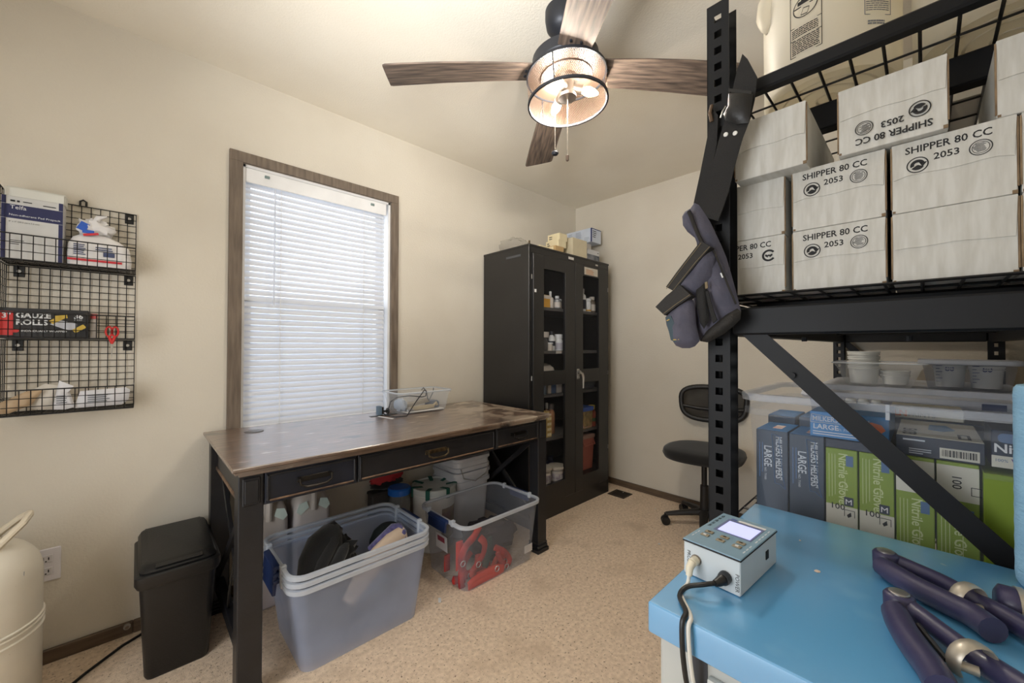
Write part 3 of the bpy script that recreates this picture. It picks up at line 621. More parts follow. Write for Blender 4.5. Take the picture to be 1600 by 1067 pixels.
# ------------------------------------------------------------------ left corner: bin, tank, outlet, cord
tr = thing('trash_can', 'black plastic lidded trash can standing against the left end of the desk', 'bin', (.115,1.99,0))
cx, cy = .118, 2.0
B().loft([rr(cx,2.0,.085,.135,.02,.0),rr(cx,2.0,.090,.140,.022,.012),rr(cx,2.0,.106,.172,.025,.345)]).build('bin_body', blk_plastic, tr)
B().loft([rr(cx,2.0,.112,.182,.028,.335),rr(cx,2.0,.118,.190,.03,.35),rr(cx,2.0,.118,.190,.03,.378),rr(cx,2.0,.112,.184,.03,.383)]).build('rim', blk_plastic, tr)
def tilt(lp, k): return [V((p.x,p.y,p.z+k*(p.y-2.0))) for p in lp]
b = B(); b.loft([tilt(rr(cx,2.0,.106,.176,.03,.384),.02),tilt(rr(cx,2.0,.108,.178,.03,.398),.05),tilt(rr(cx,2.004,.100,.168,.03,.412),.06),tilt(rr(cx,2.01,.085,.150,.03,.416),.06)])
ld = b.build('lid', blk_plastic, tr)
B().box((cx,1.835,.4015),(.13,.022,.004),Matrix.Rotation(R(8),3,'X'),.0015).build('finger_tab', blk_plastic, ld)
for s in (-1,1): B().cyl((cx+s*.075-.012,2.175,.414),(cx+s*.075+.012,2.175,.414),.007,n=10).build('hinge', blk_plastic, ld)

tk_m = M('cream_tank_paint', (226,219,203), .42, c2=(214,206,189), vs=4, coat=.2)
layer(tk_m, (70,56,44), 26, .70, .76, st=(1,1,2.2))
tk = thing('gas_tank', 'cream painted steel gas cylinder with a bent handle in the left corner', 'tank', (-.362,1.93,0))
TX, TY = -.362, 1.93
pr_ = [(.10,.02),(.145,.035),(.155,.06),(.155,.455)]
for i in range(1,9):
    a = i/8*PI/2; pr_.append((.155*math.cos(a)**.75 if i < 8 else .0001, .455+.125*math.sin(a)))
B().lathe(pr_,(TX,TY,0),48).build('cylinder_body', tk_m, tk, 50)
for z in (.296,.316,.328): B().lathe([(.154,z-.005),(.1595,z-.002),(.1595,z+.002),(.154,z+.005)],(TX,TY,0),48).build('weld_band', tk_m, tk)
B().lathe([(.112,0),(.115,0),(.115,.04),(.112,.04)],(TX,TY,0),32).build('foot_ring', tk_m, tk)
hp = [(-.318,1.985,.565),(-.30,1.985,.583),(-.262,1.975,.618),(-.243,1.955,.632),(-.238,1.92,.634),(-.245,1.89,.622),(-.278,1.875,.585),(-.30,1.872,.562)]
B().tube(hp,[.016,.014,.012,.012,.012,.012,.014,.018],10,.75).build('handle', M('cream_handle', (216,204,182), .45), tk)
B().tube([(TX,TY,.575),(TX,TY,.61)],.02,12).tube([(TX-.03,TY,.60),(TX+.03,TY,.60)],.012,8).build('valve', brass_m, tk)
B().b2(-.236,-.2352,1.845,1.875,.47,.49).build('stencil_mark', ink_grey, tk)

ou = thing('outlet', 'white wall outlet cover plate low on the left wall behind the tank', 'outlet', (-.232,YL,.357))
B().b2(-.268,-.197,YL-.006,YL,.297,.417,.003).build('cover_plate', M('outlet_white', (226,222,226), .4), ou)
for z in (.335,.38):
    f_ = B().b2(-.249,-.216,YL-.0085,YL-.0055,z-.014,z+.014,.002).build('socket', M('socket_white', (214,210,212), .4), ou)
    B().b2(-.241,-.238,YL-.009,YL-.0083,z-.004,z+.007).b2(-.228,-.225,YL-.009,YL-.0083,z-.004,z+.006).cyl((-.233,YL-.009,z-.008),(-.233,YL-.0083,z-.008),.0025,n=8).build('slot', ink, f_)
b = B(); b.tube([(-.30,1.83,.006),(-.22,1.93,.006),(-.12,2.05,.006),(-.03,2.14,.006),(.06,2.195,.006),(.2,2.20,.006)],.005,8)
tag(b.build('extension_cord', blk_plastic, None), 'black power cord lying on the carpet along the left wall', 'cord')
t = thing('door_stop', 'small round metal stop on the left baseboard beside the trash can', 'stopper', (-.018,YL-.014,.038))
B().cyl((-.018,YL-.014,.038),(-.018,YL-.022,.038),.011,n=14).build('stop_base', steel_m, t); B().cyl((-.018,YL-.022,.038),(-.018,YL-.027,.038),.006,n=10).build('stop_tip', nickel_m, t)
b = B(); b.tube([(.262,1.60,.42),(.25,1.66,.36),(.262,1.72,.40),(.255,1.78,.25),(.262,1.85,.16),(.29,1.95,.10),(.28,2.05,.012),(.34,2.12,.008)],.004,7).tube([(.27,1.64,.41),(.282,1.70,.33),(.272,1.80,.20),(.285,1.88,.155)],.0035,7)
tag(b.build('cable_bundle', blk_plastic, None), 'loose black cables dangling inside the left end of the desk', 'cable')

# ------------------------------------------------------------------ big clear totes on the floor
def tote(name, label, cx, cy, hx, hy, z0, z1, tx, ty, wall, rim, latch=True, group=None, rad=.05, ribs=True, cat='tote', handle_m=None, inner=True):
    t = thing(name, label, cat, (cx,cy,z0), group=group)
    N = 6; lp = []
    for k in range(5):
        f = k/4; z = z0+(z1-z0)*f
        lp.append(rr(cx,cy,hx-tx*(1-f),hy-ty*(1-f),rad-.01*(1-f),z,N))
    B().loft([rr(cx,cy,hx-tx-.02,hy-ty-.02,rad-.02,z0+.001,N)]+lp, True, False).build('tub', wall, t, 60)
    b = B(); o = [rr(cx,cy,hx+d,hy+d,rad+d,z1+e,N) for d, e in ((.001,-.012),(.011,-.014),(.012,.001),(.004,.003),(-.002,.001),(.001,-.012))]
    b.loft(o, False, False).build('rim', rim, t, 60)
    if latch:
        for s in (-1,1):
            x = cx+s*(hx+.012)
            B().box((x+s*.006,cy,z1-.006),(.022,.16,.016),Matrix.Rotation(R(s*12),3,'Y'),.005,2).box((x+s*.012,cy,z1-.030),(.012,.15,.05),Matrix.Rotation(R(-s*6),3,'Y'),.004,2).build('latch', handle_m or navy_m, t)
            b = B()
            for dy in (-.105,.105): b.box((x-s*.008,cy+dy,z1-.004),(.02,.018,.03),None,.003)
            b.build('latch_mount', rim, t, kind='stuff')
    return t
frost = CLR('frosted_tub', (228,234,255), .34, .3, .5); frost_in = CLR('frosted_tub_inner', (218,234,255), .20, .3, .5)
TCX, TCY = .660, 1.69
g_ = 'nested clear totes under the desk'
tote('storage_tote','lowest of the three nested clear totes, its milky sides facing the room',TCX,TCY,.270,.205,.004,.318,.042,.028,frost,rim_pl,group=g_)
tote('storage_tote','middle one of the three nested clear totes with blue latches',TCX,TCY,.270,.205,.029,.343,.042,.028,frost_in,rim_pl,group=g_)
tote('storage_tote','topmost of the three nested clear totes, holding a black jacket',TCX,TCY,.270,.205,.054,.368,.042,.028,frost_in,rim_pl,group=g_)
# its contents
bj = thing('black_jacket', 'crumpled black jacket piled at the left of the topmost nested tote', 'jacket', (.53,1.69,.06))
b = B(); b.blob((.565,1.665,.20),(.105,.11,.145),.42,3.0,4,40,.95)
b.tube([(.475,1.61,.255),(.515,1.64,.315),(.555,1.67,.365),(.592,1.69,.395),(.618,1.70,.402)],[.045,.072,.074,.050,.020],16,.85)
b.blob((.605,1.66,.29),(.062,.075,.085),.5,2.6,8,26)
b.build('jacket_body', blk_cloth, bj, 60)
b = B()
for q in ([(.47,1.575,.25),(.52,1.59,.335),(.57,1.62,.385),(.615,1.68,.405)],[(.50,1.57,.22),(.56,1.575,.31),(.60,1.60,.35),(.64,1.65,.35)],[(.53,1.70,.36),(.57,1.71,.40),(.60,1.71,.41),(.63,1.70,.385)],[(.56,1.56,.20),(.61,1.575,.28),(.645,1.61,.30)]): b.tube(q,[.012,.024,.022,.010],10)
b.build('sleeve_folds', blk_cloth, bj, 70, kind='stuff')
ht = thing('knit_hat', 'dark round knit hat at the far end of the topmost nested tote', 'hat', (.80,1.76,.25))
pc = at(607,822,'z',.335)
B().lathe([(.075,0),(.078,.02),(.066,.05),(.04,.072),(.0001,.080)],(pc.x,pc.y,.268),24).build('crown', M('dark_green_black', (24,32,32), .9, bump=.4, bs=250), ht, 60)
B().lathe([(.078,-.005),(.083,.005),(.08,.018),(.074,.018)],(pc.x,pc.y,.268),24).build('brim', bpy.data.materials['dark_green_black'], ht, 60)
tow = M('purple_towelling', (96,90,140), .95, c2=(70,66,112), vs=60, bump=1, bs=220, sheen=.5)
tp = thing('towel', 'folded blue-purple terry towel on the beige lining in the topmost tote', 'towel', (.78,1.62,.3))
P_ = lambda u, v, z=.345: tuple(at(u,v,'z',z))
B().tube([P_(578,858,.30),P_(592,846,.33),P_(606,833,.35),P_(614,825,.362),P_(623,823,.362),P_(629,832,.345),P_(629,845,.31)],[.014,.018,.020,.020,.020,.018,.016],12).build('towel_roll', tow, tp, 60)
lin_ = M('beige_lining', (206,184,162), .85, bump=.3, bs=120)
bz = thing('beige_cloth', 'pale beige padded cloth lying under the purple towel', 'cloth', (.78,1.6,.2))
B().tube([(.60,1.545,.17),(.66,1.56,.235),(.74,1.575,.285),(.80,1.585,.315),(.86,1.60,.33)],[.02,.032,.036,.036,.03],10,1.4).build('cloth_fold', lin_, bz, 60)
tag(B().blob((.72,1.74,.115),(.14,.10,.055),.3,3,6,20,.9).build('blue_cloth', M('pale_blue_cloth', (126,158,184), .9, bump=.3, bs=120), None), 'pale blue cloth spread on the floor of the topmost tote', 'cloth')

tub2 = CLR('clear_tub', (190,194,204), .26, .2, .25)
t2 = tote('storage_tote','clear open tote with red halters inside, standing right of the nested totes',1.355,1.655,.258,.195,.004,.325,.030,.030,tub2,rim_pl)
# paper label on the left end
B().prism([(1.098,1.60,.16),(1.098,1.70,.16),(1.0935,1.70,.235),(1.0935,1.60,.235)],(-.0008,0,0)).build('paper_label', M('label_white', (206,206,210), .6), t2)
B().prism([(1.0945,1.62,.20),(1.0945,1.68,.20),(1.0925,1.68,.225),(1.0925,1.62,.225)],(-.0008,0,0)).build('label_picture', M('label_pic', (150,60,80), .6), t2)
B().b2(1.50,1.558,1.4725,1.4735,.06,.10).build('sticker', M('sticker_white', (200,198,198), .6), t2)
# red straps
rs = M('red_webbing', (206,52,44), .75, c2=(150,36,40), vs=18, bump=.3, bs=400); rs2 = M('bright_red_webbing', (232,70,50), .7, bump=.3, bs=400); gs = M('dark_green_webbing', (40,66,66), .8)
Q = lambda u, v, y: tuple(at(u,v,'y',y))
def strap(pp, y, r, mat, label, flat=.35, buckle=None, hardware=True):
    pts = [V(Q(u,v,yy)) for u, v, yy in pp] if len(pp[0]) == 3 else [V(Q(u,v,y)) for u, v in pp]
    for p in pts: p.z = max(p.z, .012+r*flat); p.y = max(p.y, 1.503); p.x = max(p.x, 1.118+r)
    # smooth
    sm = []
    for i in range(len(pts)-1):
        p0, p1, p2, p3 = pts[max(i-1,0)], pts[i], pts[i+1], pts[min(i+2,len(pts)-1)]
        for k in range(5):
            t = k/5; sm.append(.5*((2*p1)+(p2-p0)*t+(2*p0-5*p1+4*p2-p3)*t*t+(3*p1-p0-3*p2+p3)*t*t*t))
    sm.append(pts[-1])
    t = thing('halter', label, 'halter', tuple(pts[0]))
    B().tube(sm, r, 8, flat, ref=(0,1,0)).build('webbing', mat, t, 60)
    if hardware:
        p = pts[len(pts)//2]; B().tube([p+V((.013*math.cos(a), -.008, .013*math.sin(a))) for a in [i*PI/6 for i in range(12)]], .0022, 6, closed=True).build('metal_ring', steel_m, t)
    return t
strap([(718,846),(703,858),(694,874),(690,892),(698,899),(707,890),(712,872),(719,850)],1.56,.021,rs2,'brightest red-orange halter strap folded at the left of the open tote')
strap([(752,841),(759,850),(757,866),(748,882),(740,893),(741,900)],1.494,.017,rs,'red strap bent like a hook in the middle of the open tote')
strap([(749,822),(741,838),(729,852),(722,868),(713,884),(708,902),(713,918),(724,924)],1.54,.022,rs,'long dark red strap sloping to the near left corner of the open tote')
strap([(733,924),(746,918),(764,905),(786,893),(776,888),(757,897),(742,906),(733,915)],1.499,.018,rs2,'red strap looped along the near bottom edge of the open tote')
strap([(773,855),(788,862),(797,875),(790,884),(782,874),(777,862)],1.515,.015,rs,'small red strap loop at the right of the tangle in the open tote')
strap([(764,840),(765,856),(762,872),(757,886)],1.53,.022,gs,'dark green strap hanging between the red ones in the open tote',hardware=False)
strap([(697,908),(712,919),(735,910),(765,893)],1.585,.021,rs,'dark red strap lying at the back of the tangle in the open tote',hardware=False)
strap([(668,880),(684,886),(697,892)],1.66,.018,rs,'short red strap by the left end wall of the open tote',hardware=False)
strap([(770,886),(776,872),(784,868),(788,876),(779,886),(768,896)],1.535,.018,rs2,'bright red strap end standing behind the small loop in the open tote')
strap([(736,862),(726,878),(724,893),(733,898),(744,884),(747,866)],1.575,.019,rs,'dark red strap looped upright behind the hook-shaped one')
strap([(745,905),(762,897),(779,901),(795,888)],1.55,.017,rs2,'flat red strap running to the right under the small loop',hardware=False)
tag(B().blob((1.44,1.69,.10),(.17,.12,.095),.35,2.2,9,22,.95).build('dark_blanket', M('charcoal_cloth', (56,54,62), .95, bump=.4, bs=160), None), 'dark charcoal blanket filling the back of the open tote', 'blanket')
for i, (u, v, a, w_, h_, lab) in enumerate(((687,938,60,.035,.012,'narrow white paper strip on the carpet near the nested totes'),(1030,850,10,.012,.01,'small white paper scrap on the carpet near the office chair'),(1024,795,40,.008,.006,'tiny white scrap on the carpet below the chair base'))):
    p = at(u,v,'z',0.001); tag(B().box((p.x,p.y,.0025),(w_,h_,.003),Matrix.Rotation(R(a),3,'Z') @ Matrix.Rotation(R(5),3,'Y')).build('paper_scrap', white_m, None), lab, 'scrap')

# ------------------------------------------------------------------ behind the totes, under the desk
jug_m = M('milky_jug', (196,190,196), .4, c2=(186,178,170), vs=3); jlab = M('jug_label', (206,222,214), .5)
def jug(x, y, label, ang):
    t = thing('jug', label, 'jug', (x,y,0))
    hx, hy = .080, .085
    B().loft([rr(x,y,hx-.01,hy-.01,.02,.002),rr(x,y,hx,hy,.025,.015),rr(x,y,hx,hy,.025,.38),rr(x,y,hx-.004,hy-.006,.03,.42),rr(x,y,hx-.02,hy-.03,.03,.46),rr(x,y,.034,.036,.03,.49),rr(x,y,.022,.022,.02,.50),rr(x,y,.022,.022,.02,.525)]).build('jug_body', jug_m, t, 60)
    B().lathe([(.026,.512),(.026,.535),(.0001,.538)],(x,y,0),16).build('cap', M('green_cap', (40,130,76), .5), t)
    B().tube([(x,y-.03,.505),(x,y-.075,.50),(x,y-.09,.46),(x,y-.088,.39)],.012,8).build('handle', jug_m, t)
    for s in (-1,1): B().prism([(x+s*.030,y-hy+.002,.435),(x+s*.062,y-hy+.002,.428),(x+s*.074,y-hy-.001,.395),(x+s*.056,y-hy-.0015,.378),(x+s*.020,y-hy-.0015,.405)],(0,-.001,0)).build('label', jlab, t)
    return t
jug(.428,2.085,'milky white jug with a green label, nearest the left legs under the desk',0)
jug(.612,2.085,'milky white jug, right one of the pair under the desk',0)
def pail(x, y, z, r0, r1, h, label, mat, name='bucket', lug=True, group=None):
    t = thing(name, label, 'bucket', (x,y,z), group=group)
    B().lathe([(r0-.008,0),(r0,.008),(r1,h*.86),(r1+.006,h*.865),(r1+.006,h*.90),(r1,h*.905),(r1,h*.94),(r1+.007,h*.945),(r1+.007,h)],(x,y,z),36).build('bucket_body', mat, t)
    return t
tb = pail(1.27,1.995,0,.110,.121,.345,'white bucket whose lid is taped down with dark green strips','' or white_pl)
B().lathe([(.129,.322),(.130,.352),(.123,.356),(.117,.348),(.0001,.348)],(1.27,1.995,0),36).build('lid', M('bucket_lid', (206,210,206), .45), tb)
gt = M('green_tape', (24,92,78), .6); b = B()
for k in range(7):
    a = k*2*PI/7+.3; d = V((math.cos(a),math.sin(a),0)); n_ = V((-d.y,d.x,0)); c = V((1.27,1.995,0))
    b.prism([c+d*.07-n_*.011+V((0,0,.3495)),c+d*.07+n_*.011+V((0,0,.3495)),c+d*.123+n_*.012+V((0,0,.3575)),c+d*.123-n_*.012+V((0,0,.3575))],(0,0,.0015))
    b.prism([c+d*.132-n_*.012+V((0,0,.3575)),c+d*.132+n_*.012+V((0,0,.3575)),c+d*.132+n_*.012+V((0,0,.305)),c+d*.132-n_*.012+V((0,0,.305))],d*.0015)
    b.prism([c+d*.122-n_*.012+V((0,0,.3565)),c+d*.122+n_*.012+V((0,0,.3565)),c+d*.134+n_*.012+V((0,0,.3565)),c+d*.134-n_*.012+V((0,0,.3565))],(0,0,.002))
b.build('tape_strip', gt, tb)
lo = [[V((1.27+rr_*math.cos(a),1.995+rr_*math.sin(a),z)) for a in [R(-100+i*9) for i in range(9)]] for z, rr_ in ((.07,.1135),(.245,.1205))]
b = B(); b.loft(lo, False, False, closed=False).build('printed_label', M('bucket_label', (150,140,110), .6, c2=(110,70,80), vs=14), tb)
def sqpail(x, y, z, h, hx, label, top=True, group=None):
    t = thing('square_pail', label, 'bucket', (x,y,z), group=group)
    B().loft([rr(x,y,hx-.03,hx-.03,.03,z+.001),rr(x,y,hx-.022,hx-.022,.035,z+.01),rr(x,y,hx-.006,hx-.006,.04,z+h*.80),rr(x,y,hx+.006,hx+.006,.045,z+h*.81),rr(x,y,hx+.006,hx+.006,.045,z+h*.86),rr(x,y,hx,hx,.042,z+h*.87),rr(x,y,hx,hx,.042,z+h*.94),rr(x,y,hx+.007,hx+.007,.045,z+h*.95),rr(x,y,hx+.007,hx+.007,.045,z+h)]).build('bucket_body', M('pail_white', (214,216,222), .45) if 'pail_white' not in bpy.data.materials else bpy.data.materials['pail_white'], t)
    return t
p1 = sqpail(1.505,2.045,.001,.40,.135,'white square pail standing on the carpet, lower of the two nested pails')
p2 = sqpail(1.505,2.045,.085,.40,.133,'white square pail nested on top of the other, with a pen note')
B().tube([(1.40,1.905,.43),(1.42,1.902,.37),(1.505,1.900,.34),(1.59,1.902,.37),(1.61,1.905,.43)],.003,6).build('wire_bail', steel_m, p2)
b = B(); rn = random.Random(3); x = 1.53
for k in range(5):
    b.tube([(x,1.9175,.375),(x+.004,1.9175,.392-.004*(k%2)),(x+.009,1.9175,.377),(x+.012,1.9175,.386)],.0012,5); x += .014
b.tube([(1.47,1.9185,.335),(1.60,1.9185,.350)],.001,5); b.build('pen_note', M('pen_grey', (86,88,104), .6), p2)
jr = thing('jar', 'clear jar with a bright blue lid beside the taped bucket', 'jar', (1.085,2.062,0))
B().lathe([(.055,.002),(.060,.015),(.060,.29),(.052,.315),(.052,.33)],(1.085,2.062,0),28).build('jar_body', CLR('jar_clear', (150,152,150), .45, .15), jr)
B().lathe([(.062,.328),(.063,.358),(.057,.365),(.0001,.365)],(1.085,2.062,0),28).build('lid', M('bright_blue_lid', (30,104,196), .4), jr)
B().lathe([(.05,.016),(.053,.02),(.053,.19),(.0001,.16)],(1.085,2.062,0),20).build('contents', M('jar_contents', (96,92,86), .8), jr)
rb = thing('red_bag', 'red cloth bag with a black underside lying on a box behind the jar', 'bag', (1.05,2.16,.33))
B().blob((1.055,2.165,.405),(.10,.045,.045),.35,2.6,3,24).build('bag_body', M('red_cloth', (196,54,60), .75, bump=.3, bs=60), rb, 60)
B().blob((1.06,2.165,.367),(.10,.046,.032),.25,2.6,6,20).build('bag_base', blk_cloth, rb, 60)
bxx = thing('dark_crate', 'dark plastic crate standing behind the blue-lidded jar under the red bag', 'crate', (1.04,2.165,0))
B().b2(.96,1.14,2.132,2.20,.001,.32,.004).build('crate_body', M('dark_grey_crate', (66,62,60), .6), bxx)
B().b2(.957,1.143,2.129,2.203,.315,.333,.004).build('rim', M('dark_grey_rim', (58,54,52), .6), bxx)

# ------------------------------------------------------------------ on the desk
zz = DZ+.001
ob = thing('clear_storage_box', 'clear shoebox-sized plastic box of tools on the back right of the desk', 'box', (1.22,2.05,zz))
cx, cy = 1.205, 2.075
rot_ = R(0)
B().loft([rr(cx,cy,.145,.080,.02,zz+.001,5),rr(cx,cy,.152,.087,.025,zz+.012,5),rr(cx,cy,.168,.102,.03,zz+.105,5),rr(cx,cy,.178,.110,.034,zz+.108,5),rr(cx,cy,.178,.110,.034,zz+.122,5)], True, False).build('box_body', CLR('box_clear', (226,232,238), .2, .2, .3), ob, 60)
b = B(); b.loft([rr(cx,cy,.179,.111,.034,zz+.116,5),rr(cx,cy,.182,.114,.036,zz+.122,5),rr(cx,cy,.176,.109,.034,zz+.125,5)], False, False).build('rim', rim_pl, ob, 60)
t = thing('tool_case', 'long grey-tan tool lying in the clear box on the desk', 'tool', (1.18,2.06,zz+.02))
B().box((1.17,2.07,zz+.045),(.20,.045,.022),Matrix.Rotation(R(-6),3,'Z') @ Matrix.Rotation(R(-9),3,'Y'),.006,2).build('tool_body', M('grey_tan', (146,136,118), .6), t)
t = thing('clipper', 'tan clipper with a notched grip lying in front of the grey tool', 'clipper', (1.2,2.03,zz+.02))
B().box((1.21,2.025,zz+.026),(.15,.03,.022),Matrix.Rotation(R(4),3,'Z'),.007,2).tube([(1.28,2.02,zz+.03),(1.30,2.02,zz+.046),(1.305,2.02,zz+.03)],.008,8).build('clipper_body', M('tan_tool', (186,168,132), .6), t)
B().box((1.12,2.018,zz+.02),(.04,.034,.014),None,.002).build('blade_head', steel_m, t)
t = thing('battery_pack', 'dark blue-grey battery pack at the right inside the clear desk box', 'battery', (1.31,2.08,zz))
B().b2(1.275,1.335,2.04,2.11,zz+.012,zz+.048,.003).b2(1.280,1.330,2.045,2.105,zz+.048,zz+.053,.002).build('pack_body', M('slate_blue', (84,92,108), .5), t)
tag(B().box((1.22,2.06,zz+.008),(.25,.12,.006),None,.002).build('foam_tray', M('white_foam', (232,226,218), .7), None), 'white foam tray lining the bottom of the clear desk box', 'tray')
tag(B().blob((1.095,2.07,zz+.045),(.03,.055,.036),.3,3,2,14).build('cloth_pouch', M('grey_pouch', (168,176,186), .8), None), 'pale grey pouch at the left end inside the clear desk box', 'pouch')
ch = thing('power_adapter', 'small black plug adapter with a thin cord standing in the cable slot of the desk', 'adapter', (.968,2.10,DZ))
ap = at(594,648,'z',DZ+.003); ax_, ay_ = ap.x, ap.y
B().b2(ax_-.018,ax_+.004,ay_-.016,ay_+.016,DZ+.003,DZ+.052,.004,2).build('adapter_body', M('grey_blue_adapter', (96,116,134), .4), ch)
B().b2(ax_+.004,ax_+.016,ay_-.013,ay_+.013,DZ+.006,DZ+.046,.004,2).cyl((ax_+.016,ay_,DZ+.02),(ax_+.042,ay_,DZ+.02),.006,n=10).lathe([(.016,0),(.018,.004),(.016,.008)],(ax_+.04,ay_,DZ+.02),14,(1,0,0)).build('plug', blk_plastic, ch)
cz = DZ+.005
B().tube([(ax_+.05,ay_,DZ+.035),(ax_+.055,ay_-.01,DZ+.07),(ax_+.085,ay_-.03,DZ+.095),(1.10,1.975,DZ+.107),(1.16,1.950,DZ+.098),(1.185,1.950,DZ+.10),(1.193,1.955,DZ+.125),(1.18,1.957,DZ+.135),(1.165,1.954,DZ+.118),(1.12,1.945,DZ+.075),(1.06,1.935,cz),(1.0,1.95,cz),(ax_+.018,ay_-.02,cz),(ax_+.012,ay_,cz+.01)],.0026,7).build('cord', blk_plastic, ch)
tag(B().tube([(1.19,2.0,zz+.13),(1.205,2.01,zz+.142),(1.22,2.0,zz+.12),(1.235,2.01,zz+.075),(1.255,2.03,zz+.06),(1.29,2.04,zz+.105),(1.30,2.05,zz+.13)],.003,7).build('grey_cable', M('grey_cable', (90,92,96), .5), None), 'grey cable looping inside the clear desk box', 'cable')

# ------------------------------------------------------------------ floor register
fr = thing('floor_register', 'brown metal heating register set in the carpet by the cabinet', 'register', (2.75,1.68,0))
rm = M('register_brown', (74,62,50), .5, m=.3)
b = B()
for a in ((2.695,2.830,1.590,1.602),(2.695,2.830,1.722,1.734),(2.695,2.710,1.602,1.722),(2.815,2.830,1.602,1.722)): b.b2(a[0],a[1],a[2],a[3],0,.006,.002)
b.build('register_frame', rm, fr)
B().b2(2.71,2.815,1.602,1.722,.0003,.0008).build('duct', ink, fr)
sl = None
for i in range(8):
    if sl is None: sl = B().box((2.7625,1.612+.0142*i,.003),(.105,.004,.004)).build('louver', rm, fr)
    else:
        o = sl.copy(); COL.objects.link(o); o.parent = fr; o.location = (0,.0142*i,0)
B().box((2.80,1.655,.006),(.012,.004,.008)).build('damper_lever', steel_m, fr)

# ------------------------------------------------------------------ office chair
oc = thing('office_chair', 'black armless office chair with a mesh back by the far wall', 'chair', (2.655,.985,0), R(188))
chp = M('chair_black_plastic', (30,28,27), .5); chf = M('chair_seat_fabric', (18,17,17), .95, bump=.3, bs=300, sheen=.2)
b = B(); b.cyl((0,0,.075),(0,0,.125),.036,.032,20); hub = b.build('base_hub', chp, oc, local=True)
for k in range(5):
    a = R(10+72*k); d = V((math.cos(a),math.sin(a),0)); 
    b = B(); b.tube([d*.02+V((0,0,.10)), d*.12+V((0,0,.088)), d*.235+V((0,0,.070))],[.030,.024,.017],8,.75); lg = b.build('star_leg', chp, oc, local=True)
    n_ = V((-d.y,d.x,0)); c = d*.238+V((0,0,.028)); b = B()
    for s in (-1,1): b.cyl(c+n_*s*.006,c+n_*s*.020,.027,n=16)
    b.cyl(c+V((0,0,.02)),c+V((0,0,.048)),.009,n=8); b.tube([c-n_*.006+V((0,0,.02)),c+n_*.006+V((0,0,.02))],.018,8)
    b.build('caster', blk_plastic, lg, local=True)
B().cyl((0,0,.12),(0,0,.27),.027,.024,18).build('column_cover', chp, oc, local=True); B().cyl((0,0,.27),(0,0,.44),.017,n=16).build('gas_lift', blk_plastic, oc, local=True)
def sq(cx, cy, hx, hy, z, n=2.6, k=36, warp=0): 
    o = []
    for i in range(k):
        a = 2*PI*i/k; c, s = math.cos(a), math.sin(a)
        x = hx*math.copysign(abs(c)**(2/n),c); y = hy*math.copysign(abs(s)**(2/n),s); o.append(V((cx+x,cy+y,z+warp*(x/hx)**2)))
    return o
B().loft([sq(.02,0,.18,.19,.445),sq(.02,0,.215,.225,.452),sq(.02,0,.228,.238,.478),sq(.02,0,.222,.232,.502),sq(.02,0,.19,.20,.514),sq(.02,0,.1,.1,.516)]).build('seat', chf, oc, 70, local=True)
B().box((-.01,0,.44),(.16,.14,.02),None,.004).cyl((.05,.12,.435),(.05,.20,.43),.006,n=8).build('seat_mechanism', chp, oc, local=True)
B().tube([(-.06,0,.435),(-.20,0,.44),(-.245,0,.50),(-.25,0,.70)],[.022,.022,.02,.018],8,.5,ref=(0,0,1)).build('back_support', chp, oc, local=True)
def bpt(y, z): return V((-.255+.35*y*y-(z-.76)*.12, y, z))
out = []; inn = []
for i in range(40):
    a = 2*PI*i/40; c, s = math.cos(a), math.sin(a); n=3.2
    y = math.copysign(abs(c)**(2/n),c); z = math.copysign(abs(s)**(2/n),s)
    out.append((y*.205*(1+.06*z), .765+z*.115)); 
b = B(); b.tube([bpt(y,z) for y, z in out], .017, 8, .8, closed=True, ref=(1,0,0)); b.tube([bpt(-.19,.74),bpt(-.1,.728),bpt(0,.725),bpt(.1,.728),bpt(.19,.74)],.013,8); b.build('back_frame', chp, oc, 60, local=True)
b = B(); c = bpt(0,.765); fan = [b.bm.verts.new(bpt(y*.97,.765+(z-.765)*.97)) for y, z in out]; cv = b.bm.verts.new(c)
for i in range(40): b.bm.faces.new((cv,fan[i],fan[(i+1)%40]))
b.build('mesh_back', CLR('chair_mesh', (34,31,28), .72, .8, 0, .2), oc, 60, local=True)

# ------------------------------------------------------------------ ceiling fan
fn = bpy.data.objects.new('ceiling_fan', None); COL.objects.link(fn); fn.location = (1.161,.937,2.36); fn.rotation_mode = 'QUATERNION'
fn.rotation_quaternion = V((0,0,1)).rotation_difference(V((-.024,.05,1)))
tag(fn, 'ceiling fan with four weathered wood blades and a caged drum light, switched on', 'fan')
fm = M('fan_dark_metal', (44,46,52), .45, m=.4); bladem = M('weathered_blade_wood', (116,100,88), .6, c2=(54,46,42), vs=7, st=(1.2,14,1), detail=9, lo=.32, hi=.66)
cagem = M('cage_bronze', (72,52,38), .5, m=.3)
B().lathe([(.0001,.078),(.066,.078),(.068,.05),(.064,.015),(.05,-.004),(.036,-.012),(.026,-.02),(.0001,-.02)],(0,0,0),32).build('canopy', fm, fn, local=True)
B().cyl((0,0,-.01),(0,0,-.07),.013,n=14).lathe([(.013,-.06),(.028,-.07),(.03,-.085)],(0,0,0),20).build('downrod', fm, fn, local=True)
B().lathe([(.0001,-.08),(.05,-.08),(.10,-.092),(.125,-.11),(.128,-.15),(.11,-.172),(.0001,-.172)],(0,0,0),36).build('motor_housing', fm, fn, local=True)
LT, LB, RD = -.178, -.281, .148
pl_ = B().lathe([(.0001,-.172),(.142,-.172),(.145,-.178),(.10,-.181),(.098,-.186),(.0001,-.186)],(0,0,0),40).build('light_plate', M('plate_bronze', (62,48,38), .5), fn, local=True)
b0 = R(-38.7)
blade0 = None
